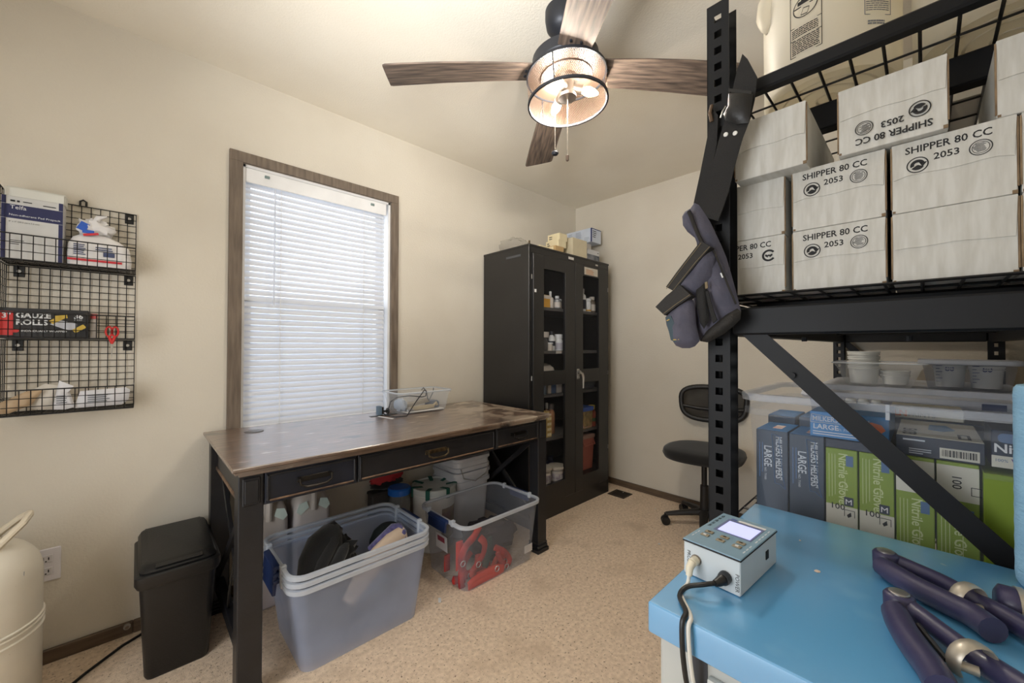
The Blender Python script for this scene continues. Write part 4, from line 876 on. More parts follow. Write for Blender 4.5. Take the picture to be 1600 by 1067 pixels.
for k in range(4):
    a = b0+k*PI/2
    if blade0 is None:
        b = B(); lo = []
        for (r_, w0, w1) in ((.125,-.058,.058),(.17,-.060,.062),(.30,-.065,.068),(.45,-.069,.074),(.60,-.072,.078),(.655,-.072,.078),(.664,-.068,.073)):
            z = -.164-.026*((r_-.125)/.54)**2; tw = R(-11)
            cs = []
            for y, dz in ((w0,0),(w0+.02,-.001),((w0+w1)/2,-.0015),(w1-.02,-.001),(w1,0),(w1,.005),(w0,.005)): cs.append(V((r_, y*math.cos(tw)-dz*math.sin(tw), z+y*math.sin(tw)+dz*math.cos(tw)+.004*(r_/.66)**2)))
            lo.append(cs)
        b.loft(lo); blade0 = b.build('blade', bladem, fn, 30, local=True); o = blade0
        ir = B().box((.135,0,-.157),(.09,.05,.006),Matrix.Rotation(R(-11),3,'X'),.002).cyl((.155,.018,-.162),(.155,.018,-.174),.005,n=8).cyl((.155,-.018,-.156),(.155,-.018,-.167),.005,n=8).build('blade_iron', fm, blade0, local=True)
    else:
        o = blade0.copy(); COL.objects.link(o); o.parent = fn; i2 = ir.copy(); COL.objects.link(i2); i2.parent = o
    o.rotation_euler = (0,0,a)
for z in (LT, LB):
    B().lathe([(RD-.003,z-.005),(RD+.003,z-.005),(RD+.003,z+.005),(RD-.003,z+.005),(RD-.003,z-.005)],(0,0,0),56).build('drum_ring', fm, fn, local=True)
b = B(); NA, NZ = 150, 17
for j in range(NZ):
    z = LB+(LT-LB)*(j+.5)/NZ
    for i in range(NA):
        a0 = 2*PI*(i+.5*(j%2))/NA; a1 = a0+2*PI/NA; am = (a0+a1)/2; dz = (LT-LB)/NZ*.5
        for (p, q) in (((a0,0),(am,dz)),((am,dz),(a1,0))):
            P0 = V((RD*math.cos(p[0]),RD*math.sin(p[0]),z+p[1])); P1 = V((RD*math.cos(q[0]),RD*math.sin(q[0]),z+q[1]))
            w_ = .0008
            v = [b.bm.verts.new(x) for x in (P0-V((0,0,w_)),P1-V((0,0,w_)),P1+V((0,0,w_)),P0+V((0,0,w_)))]; b.bm.faces.new(v)
            if p == (a0,0):
                P2 = V((RD*math.cos(a0),RD*math.sin(a0),z-dz)); t_ = V((-math.sin(a0),math.cos(a0),0))*w_
                v = [b.bm.verts.new(x) for x in (P2-t_,P2+t_,P0+t_,P0-t_)]; b.bm.faces.new(v)
b.build('drum_mesh', cagem, fn, 0, local=True, kind='stuff')
for k in range(3):
    a = R(200+120*k); B().cyl((RD*math.cos(a),RD*math.sin(a),LB),(RD*math.cos(a),RD*math.sin(a),LT),.002,n=6).build('drum_strut', fm, fn, local=True)
B().lathe([(.0001,-.184),(.045,-.184),(.048,-.20),(.03,-.205),(.028,-.245),(.034,-.25),(.034,-.262),(.0001,-.264)],(0,0,0),24).build('lamp_hub', nickel_m, fn, local=True)
glow = bpy.data.materials.new('bulb_glass'); glow.use_nodes = True; p = glow.node_tree.nodes['Principled BSDF']
p.inputs['Base Color'].default_value = (1,.9,.75,1); p.inputs['Emission Color'].default_value = (1,.80,.52,1); p.inputs['Emission Strength'].default_value = 14
nzb = glow.node_tree.nodes.new('ShaderNodeTexNoise'); 
fn_m = wmat(fn)
for k, az in enumerate((R(190), R(310), R(70))):
    d = V((math.cos(az),math.sin(az),0)); c = V((0,0,-.225)); e = d*.052+V((0,0,-.232))
    lh = B().cyl(c+d*.02, c+d*.058+V((0,0,-.012)), .016, .019, 14).build('lamp_holder', nickel_m, fn, local=True)
    ax = (d+V((0,0,-.35))).normalized(); st = c+d*.056+V((0,0,-.012))
    B().lathe([(.009,0),(.015,.012),(.0175,.026),(.014,.044),(.006,.060),(.0001,.064)],st,16,ax).build('bulb', glow, lh, 60, local=True)
    L_ = fn_m @ (st+ax*.03)
    o = lamp('fan_bulb_light', 'POINT', L_, 34, (1,.91,.79), .022)
for (x, y, zl, m_) in ((-.034,.032,-.458,0),(0,0,-.476,1)):
    s_ = fn_m @ V((x,y,-.262)); e_ = s_+V((0,0,zl+.262))
    b = B(); b.tube([s_, e_], .0007, 4)
    n_ = int((s_.z-e_.z)/.005)
    for i in range(n_): b.box(s_+(e_-s_)*(i/n_), (.0026,.0026,.0026))
    pc_ = b.build('pull_chain', M('chain_metal', (196,186,172), .35, m=.7), fn, 0)
    if m_ == 0: B().lathe([(.002,0),(.012,-.004),(.014,-.010),(.010,-.016),(.0001,-.018)],e_,14).build('chain_fob', fm, pc_)
    else: B().lathe([(.003,0),(.006,-.003),(.006,-.02),(.003,-.024)],e_,12).build('chain_fob', M('fob_wood', (70,54,42), .5), pc_)

# ------------------------------------------------------------------ steel storage rack along the right wall
rk = thing('storage_rack', 'black steel storage rack with slotted posts and wire decks at the right', 'rack', (1.9,.05,0))
RX0, RX1, RY0, RY1, RT = .98, 2.885, -.252, .354, 1.972
def slotted(b, x0, x1, y0, y1, axis, zt, pitch=.0381, w=.016, h=.017, off=.0):
    """flat bar with a row of slots: axis = the bar's width direction"""
    a0, a1 = (y0, y1) if axis == 'y' else (x0, x1); c = (a0+a1)/2
    def put(p0, p1, z0, z1):
        if axis == 'y': b.b2(x0,x1,p0,p1,z0,z1)
        else: b.b2(p0,p1,y0,y1,z0,z1)
    put(a0, c-w/2, 0, zt); put(c+w/2, a1, 0, zt)
    z = 0; zc = .03+off
    while zc < zt-.01:
        put(c-w/2, c+w/2, z, zc-h/2); z = zc+h/2; zc += pitch
    put(c-w/2, c+w/2, z, zt)
for sx in (0,1):
    for sy in (0,1):
        xf = RX0 if sx == 0 else RX1; xs = 1 if sx == 0 else -1
        yo = RY1 if sy else RY0; ys = -1 if sy else 1
        b = B(); t_ = .0022
        fx = sorted((xf, xf+xs*t_)); bx_ = sorted((xf+xs*.052, xf+xs*(.052+t_))); yy = sorted((yo, yo+ys*.048)); wy = sorted((yo, yo+ys*t_)); wx = sorted((xf, xf+xs*.054))
        slotted(b, fx[0], fx[1], yy[0], yy[1], 'y', RT); slotted(b, bx_[0], bx_[1], yy[0], yy[1], 'y', RT)
        slotted(b, wx[0], wx[1], wy[0], wy[1], 'x', RT)
        po = b.build('post', rack_m, rk, 0)
        xx = sorted((xf-xs*.006, xf+xs*.06)); yb = sorted((yo-ys*.006, yo+ys*.056))
        B().b2(xx[0],xx[1],yb[0],yb[1],0,.008,.002).build('foot_plate', rack_m, po)
dk_z = [.722, 1.283, 1.752]
beam_h = [.075, .078, .040]
for z, h in zip(dk_z, beam_h):
    for y0, y1 in ((.310,.350),(-.248,-.208)):
        B().b2(RX0+.06, RX1-.06, y0, y1, z-h-.016, z-.020, .003).build('long_beam', rack_m, rk)
    for x0, x1 in ((RX0+.006,RX0+.034),(RX1-.034,RX1-.006)):
        B().b2(x0, x1, RY0+.05, RY1-.05, (z-h-.016 if h > .05 else z-.024), (z-.033 if h > .05 else z+.006), .004).build('end_tie', rack_m, rk)
    if h > .05:
        for yy in (.262,-.17): B().b2(RX0+.036, RX0+.10, yy-.02, yy+.02, z-h+.01, z-.03, .003).build('beam_bracket', rack_m, rk)
    for xc in (1.20, 1.95, 2.55):
        B().b2(xc-.018, xc+.018, -.205, .305, z-(.068 if h < .05 else .06), z-.006, .003).build('deck_support', rack_m, rk)
    b = B(); nx = 18; L_ = RX1-RX0-.06
    b.grid((RX0+.03,-.246,z-.003),(L_,0,0),(0,.594,0),nx,12,.0028)
    b.build('wire_deck', wire_m, rk, kind='stuff')
def brace(p, q, w, d, n='cross_brace'):
    p, q = V(p), V(q); v = q-p; a = math.atan2(v.z, v.y)
    b = B(); r_ = Matrix.Rotation(a,3,'X'); c = (p+q)/2
    b.box(c, (.003, v.length, w), r_); b.box(c+r_@V((d/2,0,w/2)), (d, v.length, .003), r_)
    return b.build(n, rack_m, rk)
brace((.994,.297,1.228),(.994,-.225,.687),.034,.022)
brace((2.868,.33,1.215),(2.868,-.22,.60),.030,.02)
brace((.994,-.225,1.90),(.994,-.225+.02,1.30),.03,.02) if False else None
for y, z in ((.262,1.199),(.18,1.197),(.02,1.197)): B().cyl((1.05,y,1.183),(1.05,y,1.174),.005,n=8).build('bolt', steel_m if False else rack_m, rk)
B().cyl((.990,.19,1.103),(.984,.19,1.103),.006,n=8).build('bolt', rack_m, rk)

# white syringe cartons
FX = 1.045; BW, BH = .1515, .1315; Z0 = 1.2835
XD, ZD = (0,-1,0), (0,0,1)
def emblem_arrow(b, c, xd, yd, r):
    ringflat(b, c, xd, yd, r*.88, r, 28)
    ringflat(b, c, xd, yd, r*.30, r*.66, 16, R(20), R(200)); ringflat(b, c, xd, yd, r*.05, r*.66, 14, R(215), R(330))
    x, y, c = V(xd), V(yd), V(c); z = x.cross(y)
    b.prism([c+x*r*.15+y*r*.25, c+x*r*.85+y*r*.2, c+x*r*.45-y*r*.35], z*.0004)
def emblem_seal(b, c, xd, yd, r, seed=0):
    ringflat(b, c, xd, yd, r*.90, r, 28); ringflat(b, c, xd, yd, r*.70, r*.76, 24)
    x, y, c = V(xd), V(yd), V(c); z = x.cross(y); rn = random.Random(seed)
    for i in range(7):
        yy = -.5+i*.16; w = math.sqrt(max(.05,.5-yy*yy)); o = rn.uniform(-.15,.15)
        b.prism([c+x*r*(-w*.8+o)+y*r*yy, c+x*r*(w*.6+o)+y*r*(yy+.05), c+x*r*(w*.6+o)+y*r*(yy+.11), c+x*r*(-w*.8+o)+y*r*(yy+.07)], z*.0004)
def emblem_c(b, c, xd, yd, r):
    ringflat(b, c, xd, yd, r*.68, r, 26, R(35), R(325)); x, y, c = V(xd), V(yd), V(c); z = x.cross(y)
    for s in (-1,1):
        b.prism([c+x*r*s*.1+y*r*.05, c+x*r*s*.5+y*r*.25, c+x*r*s*.55-y*r*.05, c+x*r*s*.15-y*r*.35], z*.0004)
    ringflat(b, c, xd, yd, r*.02, r*.16, 10)
def shipper(y_left, z, label, mode, x=FX, w=BW, d=.37, h=BH, rz=0, seed=0):
    """carton whose printed end faces the room; y_left = its left edge as seen"""
    y1 = y_left; y0 = y1-w; rn = random.Random(seed)
    t = thing('shipping_box', label, 'box', (x+d/2,(y0+y1)/2,z), group='white shipping cartons on the rack')
    z += .0006
    B().b2(x+.002,x+d,y0+.001,y1-.001,z,z+h-.001,.0012).build('carton_body', carton_w, t)
    up = mode == 'flip'
    j = rn.uniform(-.002,.002); zm = z+h*(.50 if not up else .56)+j
    b = B()
    # overlapping end flap: its lower edge bows slightly
    n = 8; top = []; 
    pts = [V((x,y1-.0015,z+h-.001)), V((x,y0+.0015,z+h-.001))]
    for i in range(n+1): pts.append(V((x, y0+.004+(w-.008)*i/n, zm+.0015*math.sin(i*1.3+seed)-.003*(i in (0,n)))))
    b.prism(pts, (.0022,0,0)); b.build('end_flap', carton_w, t, 0)
    b = B()
    for yy in (y0+.0006, y1-.0006): b.b2(x+.0015,x+.004,yy-.0012,yy+.0012,z+.004+rn.uniform(0,.01),z+h-.004)
    b.box((x+.002,y0+.004,z+.003),(.002,.006,.006)).box((x+.002,y1-.004,z+.003),(.002,.004,.004)); b.build('raw_edge', carton_edge, t, 0, kind='stuff')
    if mode in ('print','part','flip'):
        xd, yd = (XD, ZD) if not up else ((0,1,0),(0,0,-1)); o = V((x-.0004,y1,z)) if not up else V((x-.0004,y0,z+h)); X_, Y_ = V(xd), V(yd)
        q = lambda a, c: tuple(o+X_*a*w+Y_*c*h)
        text('SHIPPER 80 CC', .0128, q(.475,.82), xd, yd, ink, t, align='CENTER', fit=w*.69, bold=.018)
        text('2053', .0118, q(.475,.665), xd, yd, ink, t, align='CENTER', fit=w*.205, bold=.018)
        b = B()
        if mode == 'part': emblem_c(b, q(.79,.665), xd, yd, .0135)
        else: emblem_arrow(b, q(.235,.64), xd, yd, .0145); emblem_seal(b, q(.735,.68), xd, yd, .0135, seed)
        b.build('emblem', ink, t, 0, kind='stuff')
    return t
c1, c2, c3, c4 = .3640, .2000, .0420, -.1115
shipper(c1,Z0,'printed white carton at the left end of the bottom row, half hidden by the post','part',seed=1)
shipper(c2,Z0,'printed white carton second in the bottom row, under its printed twin','print',seed=2)
shipper(c3,Z0,'blank white carton at the right of the bottom row','blank',seed=3)
shipper(c4,Z0,'white carton past the blank one in the bottom row, at the frame edge','blank',seed=10)
Z1 = Z0+BH+.0006
shipper(c1,Z1,'blank white carton at the left of the middle row beside the post','blank',seed=4)
shipper(c2,Z1,'printed white carton second in the middle row, beside the one above the blank carton','print',seed=5)
shipper(c3,Z1,'printed white carton at the right of the middle row, above the blank one','print',seed=6)
shipper(c4,Z1,'white carton past the printed one in the middle row, at the frame edge','blank',seed=11)
Z2 = Z1+BH+.0006
shipper(.302,Z2-.004,'white carton on the top row at the left, its right side in shadow','blank',seed=7,x=1.0,w=.137)
shipper(.1185,Z2,'white carton lying upside down with inverted lettering on the top row','flip',seed=8,x=1.025)
shipper(-.086,Z2,'white carton at the top right corner of the pile, cut by the frame','blank',seed=9)

# pails standing on the top deck
pw = M('translucent_white_pail', (236,234,224), .45, c2=(228,224,212), vs=3)
nt = pw.node_tree; t2 = nt.nodes.new('ShaderNodeBsdfTranslucent'); t2.inputs[0].default_value = lin((236,228,208))+(1,); mx = nt.nodes.new('ShaderNodeMixShader'); mx.inputs[0].default_value = .5
nt.links.new(nt.nodes['Principled BSDF'].outputs[0], mx.inputs[1]); nt.links.new(t2.outputs[0], mx.inputs[2]); nt.links.new(mx.outputs[0], nt.nodes['Material Output'].inputs[0])
def bend(o, c, r, a0):
    """wrap a flat print (x = run, z = height) round an upright cylinder, starting at angle a0"""
    for v in o.data.vertices:
        s, e, z = v.co.x, v.co.y, v.co.z; a = a0+s/r; v.co = V((c[0]+(r-e)*math.cos(a), c[1]+(r-e)*math.sin(a), c[2]+z))
    o.data.transform(wmat(o.parent).inverted())
def bigpail(x, y, z, r, h, label, marks):
    t = thing('pail', label, 'bucket', (x,y,z))
    B().lathe([(.0001,.003),(r*.88,.003),(r*.93,0),(r*.97,.004),(r,.014),(r*1.01,h*.84),(r*1.05,h*.845),(r*1.05,h*.87),(r*1.01,h*.875),(r*1.01,h*.93),(r*1.07,h*.935),(r*1.07,h),(r*1.0,h)],(x,y,z),56).build('pail_body', pw, t)
    B().lathe([(r*.15,.0029),(r*.16,.0015),(r*.18,.0015),(r*.19,.0029)],(x,y,z),32,None,False).lathe([(r*.42,.0029),(r*.43,.0015),(r*.46,.0015),(r*.47,.0029)],(x,y,z),40,None,False).lathe([(r*.66,.0029),(r*.67,.0015),(r*.70,.0015),(r*.71,.0029)],(x,y,z),48,None,False).build('moulded_base', pw, t, kind='stuff')
    return t
k1 = bigpail(1.19,.155,1.753,.128,.38,'large white pail with a printed warning panel on the top deck by the post',1)
ctr = (1.19,.155,1.753)
b = B().b2(-.002,.002,-.0008,-.0003,.03,.30)
def flatpanel(parts, mat, a0, name):
    b = B()
    for f in parts: f(b)
    o = b.build(name, mat, None, 0); o.parent = k1; bend(o, ctr, .1293, a0); return o
def fr(x0, x1, z0, z1, w=.0012):
    def f(b):
        for a in ((x0,x1,z0,z0+w),(x0,x1,z1-w,z1),(x0,x0+w,z0,z1),(x1-w,x1,z0,z1)): b.b2(a[0],a[1],-.0009,-.0004,a[2],a[3])
    return f
def ln(x0, z0, w, n, gap, h, sd):
    def f(b):
        rn = random.Random(sd)
        for i in range(n):
            xx = x0; 
            while xx < x0+w*.97:
                l = min(rn.uniform(.004,.010), x0+w-xx); b.b2(xx,xx+l*.85,-.0009,-.0004,z0-i*gap,z0-i*gap+h); xx += l
    return f
def ovl(b):
    ringflat(b,(.030,-.0006,.165),(1,0,0),(0,0,1),.0215,.0235,32); b.box((.030,-.0006,.168),(.043,.0005,.0022))
    b.b2(.016,.044,-.0009,-.0004,.172,.180); b.prism([(.022,-.0004,.18),(.026,-.0004,.186),(.034,-.0004,.184),(.038,-.0004,.18)],(0,-.0005,0))
    for a, c in (((.022,.148),(.034,.146)),((.034,.146),(.038,.158)),((.038,.158),(.027,.161)),((.027,.161),(.022,.148))):
        b.prism([(a[0],-.0004,a[1]),(c[0],-.0004,c[1]),(c[0],-.0004,c[1]+.0015),(a[0],-.0004,a[1]+.0015)],(0,-.0005,0))
flatpanel([fr(0,.060,.062,.20),lambda b: b.b2(0,.06,-.0009,-.0004,.128,.1292),lambda b: b.b2(0,.06,-.0009,-.0004,.100,.1012),ovl,ln(.004,.121,.05,5,.0042,.0018,1),ln(.004,.096,.052,8,.0042,.0018,2)], ink, R(157), 'warning_print')
flatpanel([fr(.0,.055,.098,.16),ln(.003,.15,.048,11,.0044,.0016,3)], ink_grey, R(215), 'data_print'); flatpanel([ln(.006,.082,.034,2,.005,.003,4)], ink_grey, R(215), 'code_print')
B().blob((1.115,.262,1.985),(.016,.022,.05),.2,2,2,14).build('handle_lug', pw, k1, 60)
k2 = bigpail(1.20,-.115,1.753,.128,.38,'second white pail on the top deck near the right frame edge',0)
wb_ = thing('white_gift_box', 'white carton with a green print behind and between the two pails', 'box', (1.52,.03,1.753))
B().b2(1.42,1.62,-.10,.10,1.7535,1.90,.002).build('carton_body', M('white_box_b', (220,218,212), .7), wb_)
b = B(); b.tube([(1.4195,.018,1.81),(1.4195,.008,1.825),(1.4195,-.006,1.825),(1.4195,-.012,1.812),(1.4195,-.008,1.80)],.002,5); b.build('pen_mark', M('violet_ink', (80,76,110), .6), wb_)
b = B(); b.prism([(1.4194,.0,1.775),(1.4194,-.02,1.785),(1.4194,-.045,1.788),(1.4194,-.025,1.772),(1.4194,-.016,1.762)],(-.0006,0,0)); b.build('green_print', M('green_print', (50,110,84), .6), wb_)

# tool belt hanging from the corner post
tbl = thing('tool_belt', 'black belt with a grey-blue tool pouch hanging from the rack corner post', 'tool belt', tuple(at(1095,450,'x',.94)))
A_ = lambda pts, x: [at(u,v,'x',x) for u, v in pts]
web = M('black_webbing', (28,27,27), .8, bump=.4, bs=420); can = M('grey_blue_canvas', (88,86,100), .85, c2=(72,72,86), vs=14, bump=.8, bs=45); trim = M('black_trim', (34,31,28), .7, bump=.3, bs=300); stit = M('tan_stitch', (120,104,78), .7)
def strip(L_, R_, x, d=.003):
    """band between two pixel-free edge lines already turned into points"""
    b = B(); b.loft([[l, r_, r_+V((d,0,0)), l+V((d,0,0))] for l, r_ in zip(L_, R_)])
    return b
strip(A_([(1160,84),(1151,112),(1142,150),(1134,185),(1124,215),(1112,262),(1098,300),(1086,335)],.945),A_([(1168,92),(1183,120),(1179,155),(1172,185),(1160,215),(1150,250),(1138,300),(1122,345)],.945),0).build('belt_webbing', web, tbl, 0)
strip(A_([(1112,168),(1105,215),(1094,270),(1084,316),(1080,345)],.965),A_([(1122,180),(1120,225),(1108,285),(1098,330),(1096,360)],.965),0).build('belt_webbing', web, tbl, 0)
bk = B().pillow(A_([(1138,146),(1150,143),(1177,147),(1174,170),(1170,192),(1150,194),(1133,188),(1130,178),(1137,166)],.938),(1,0,0),.010,4).build('buckle', blk_plastic, tbl, 60)
B().tube([at(1134,166,'x',.932),at(1129,174,'x',.930),at(1126,184,'x',.932)],.0018,6).build('buckle_spring', steel_m, bk)
B().loft([A_([(1138,138),(1174,142),(1174,147),(1138,143)],.936),A_([(1138,138),(1174,142),(1174,147),(1138,143)],.94)]).build('slider_bar', blk_plastic, bk)
for u, v in ((1134,210),(1148.5,208)): p = at(u,v,'x',.9435); B().lathe([(.0001,-.002),(.0045,-.001),(.005,.0008)],p,14,(1,0,0)).build('rivet', white_pl, tbl)
hook = B().tube([at(1112,165,'x',.962),at(1109,176,'x',.956),at(1112,190,'x',.962)],.004,8).build('hook', M('bronze_hook', (92,72,54), .5), tbl)
main = A_([(1078,327),(1085,317),(1092,320),(1101,333),(1110,347),(1118,364),(1127,383),(1135,402),(1142,426),(1149,451),(1154,470),(1158,486),(1157,499),(1146,510),(1132,521),(1118,529),(1105,535),(1094,533),(1088,514),(1085,495),(1083,470),(1086,440),(1092,400),(1090,370),(1083,348)],.945)
B().pillow(main,(1,0,0),.028,6,.35,1).build('pouch_body', can, tbl, 60)
B().pillow(A_([(1066,338),(1070,331),(1078,326),(1086,340),(1094,366),(1096,376),(1086,372),(1074,362),(1067,352)],.93),(1,0,0),.014,4,.5,2).build('pouch_fold', can, tbl, 60)
B().tube(A_([(1076,330),(1082,345),(1090,365),(1097,380)],.914),.004,6).build('seam', trim, tbl)
# upper pocket: canvas side and dark trimmed mouth
B().pillow(A_([(1056,455),(1066,440),(1085,415),(1112,386),(1118,400),(1112,430),(1100,452),(1085,462),(1068,460)],.918),(1,0,0),.022,5,.3,3).build('pocket', can, tbl, 60)
tr1 = B().loft([[p+V((-.012,0,0)),q+V((-.012,0,0)),q+V((.010,0,0)),p+V((.010,0,0))] for p, q in zip(A_([(1044,449),(1060,427),(1080,401),(1098,378)],.908),A_([(1057,456),(1072,437),(1093,411),(1114,387)],.908))]).build('pocket_trim', trim, tbl, 60)
B().tube([p+V((-.0125,0,0)) for p in A_([(1045,452),(1061,430),(1081,404),(1099,381)],.908)],.0008,5).tube([p+V((-.0125,0,0)) for p in A_([(1055,455),(1070,436),(1091,410),(1112,387)],.908)],.0008,5).build('stitching', stit, tr1)
# lower pocket
B().pillow(A_([(1041,494),(1052,483),(1066,471),(1081,462),(1086,480),(1088,507),(1093,533),(1086,541),(1078,544),(1066,544),(1056,540),(1048,526),(1043,508)],.912),(1,0,0),.030,6,.4,4).build('pocket', can, tbl, 60)
tr2 = B().loft([[p+V((-.013,0,0)),q+V((-.013,0,0)),q+V((.012,0,0)),p+V((.012,0,0))] for p, q in zip(A_([(1028,480),(1045,463),(1066,446)],.898),A_([(1042,493),(1062,478),(1084,463)],.898))]).build('pocket_trim', trim, tbl, 60)
B().tube([p+V((-.0135,0,0)) for p in A_([(1040,491),(1060,476),(1082,461)],.898)],.0008,5).build('stitching', stit, tr2)
B().prism(A_([(1040,496),(1048,493),(1057,513),(1064,533),(1055,535),(1048,531)],.884),(.004,0,0)).build('badge', M('teal_badge', (46,66,76), .6), tbl)
b = B(); b.tube(A_([(1042,501),(1046,499)],.882),.0014,5).tube(A_([(1052,531),(1061,530)],.882),.0014,5); b.build('badge_thread', M('gold_thread', (196,166,90), .6), tbl)
B().pillow(A_([(1152,482),(1158,487),(1157,499),(1146,510),(1132,521),(1118,529),(1105,535),(1094,533),(1104,517),(1118,505),(1135,491)],.930),(1,0,0),.018,4).build('leather_base', trim, tbl, 60)
B().pillow(A_([(1087,449),(1095,442),(1102,440),(1105,455),(1107,478),(1108,500),(1100,514),(1094,505),(1089,480)],.912),(1,0,0),.010,4).build('tool_loop', web, tbl, 60)
B().loft([[p,q,q+V((.004,0,0)),p+V((.004,0,0))] for p, q in zip(A_([(1102,455),(1107,480),(1114,505)],.903),A_([(1106,454),(1113,480),(1120,500)],.903))]).build('loop_strap', web, tbl, 0)
B().prism(A_([(1101,441),(1105,440),(1106,450),(1102,451)],.900),(.003,0,0)).build('loop_tab', stit, tbl)
B().tube(A_([(1113,388),(1121,405),(1129,425),(1138,447),(1150,475)],.916),.0022,6).build('seam', trim, tbl)
B().prism(A_([(1125,427),(1127,426),(1130,433),(1128,434)],.912),(.002,0,0)).build('care_tag', ink_w, tbl)

# ------------------------------------------------------------------ tote of glove boxes on the low deck
GX = 1.075; TZ0 = .7235
clr3 = CLR('clear_rack_tote', (214,218,226), .08, .2, .1, .25)
gt_ = tote('storage_tote','big clear tote packed with glove boxes on the low deck of the rack',1.270,.035,.215,.268,TZ0,1.050,.020,.030,clr3,CLR('tote_rim_clear', (214,218,226), .30, .25, .1, .3),latch=False,rad=.045)
for z in (1.018,): B().loft([rr(1.270,.035,.2165,.2695,.045,z-.016,6),rr(1.270,.035,.220,.273,.047,z-.014,6),rr(1.270,.035,.220,.273,.047,z-.002,6),rr(1.270,.035,.2165,.2695,.045,z,6)], False, False).build('stiffening_band', CLR('band_clear', (214,218,226), .10, .25, .1, .3), gt_, 60)
B().box((1.052,.05,1.036),(.002,.006,.03)).build('grip', rim_pl, gt_)
mk_n = M('slate_blue_carton', (50,66,84), .5, c2=(46,60,78), vs=3); mk_b = M('bright_blue_carton', (52,122,180), .5); grn = M('green_carton', (128,152,44), .55, c2=(120,144,40), vs=3); off = M('offwhite_carton', (206,204,190), .6); nvy = M('navy_carton', (38,48,66), .55)
sil = M('silver_print', (190,198,206), .5); orng = M('orange_print_b', (220,110,60), .5); lgreen = M('pale_green_print', (196,206,150), .6); teal_l = M('blue_logo', (70,104,146), .5)
DN, RT_ = (0,0,-1), (0,-1,0)
def glove(yl, yr, z0, z1, mat, label, x=GX, d=.12, group=None, name='glove_box'):
    t = thing(name, label, 'box', (x+d/2,(yl+yr)/2,z0), group=group)
    B().b2(x,x+d,yr+.0008,yl-.0008,z0+.0005,z1,.0012).build('carton_body', mat, t); return t
def milker(yl, yr, z0, z1, label):
    t = glove(yl, yr, z0, z1, mk_n, label, group='slate blue glove boxes standing in the rack tote')
    w = yl-yr; h = z1-z0; x = GX-.0004
    B().b2(GX+.002,GX+.118,yr+.002,yl-.002,z1,z1+.0006).build('top_panel', mk_b, t)  # brighter blue puts the light falling on the top into the colour
    b = B(); b.box((GX+.055,(yl+yr)/2-.004,z1+.001),(.045,.018,.0006)); b.build('cow_picture', M('cow_print', (220,150,120), .6, c2=(236,232,226), vs=60) if 'cow_print' not in bpy.data.materials else bpy.data.materials['cow_print'], t)
    text("MILKERS HELPERS'", .0125, (x,yl-w*.63,z1-.012), DN, RT_, sil, t, fit=.098, bold=.015)
    text('LARGE', .0155, (x,yl-w*.27,z1-.036), DN, RT_, sil, t, fit=.048, bold=.015); text('NO. 71040', .0045, (x,yl-w*.27,z1-.088), DN, RT_, sil, t)
    b = B(); P = lambda a, c: V((x,yl-w*a,z1-h*c))
    ed = [P(.50,.03),P(.53,.12),P(.56,.24),P(.58,.42),P(.60,.50)]; e2 = [P(.76,.05),P(.72,.10),P(.78,.24),P(.84,.44),P(.92,.54)]
    for a in (ed, e2): b.tube(a,.0007,4)
    b.tube([ed[0],e2[0]],.0007,4).tube([ed[-1],P(.74,.50),e2[-1]],.0007,4); b.build('banner_outline', teal_l, t)
    b = B(); lines(b, (x,yl-w*.20,z1-.03), DN, RT_, .10, 2, .006, .0018, 3) ; b.build('small_print', teal_l, t)
    b = B(); b.prism([(x,yl-w*.30,z1-h*.98),(x,yl-w*.42,z1-h*.93),(x,yl-w*.5,z1-h*.98)],(-.0004,0,0)); b.build('arrow_print', teal_l, t)
z0 = TZ0+.002
milker(.280,.2155,z0,.967,'leftmost slate blue glove box standing in the rack tote')
milker(.2145,.150,z0,.966,'second slate blue glove box, beside the green boxes in the rack tote')
t = glove(.285,.225,z0,.985,mk_n,'slate blue glove box standing behind the leftmost one',x=1.20); B().b2(1.202,1.318,.227,.283,.985,.9856).build('top_panel', mk_b, t)  # lit top put into the colour, as on the front row
t = glove(.218,.155,z0,.988,mk_n,'slate blue glove box standing in the second row, mostly hidden',x=1.20); B().b2(1.202,1.318,.157,.216,.988,.9886).build('top_panel', mk_b, t)  # top again coloured brighter for the light on it
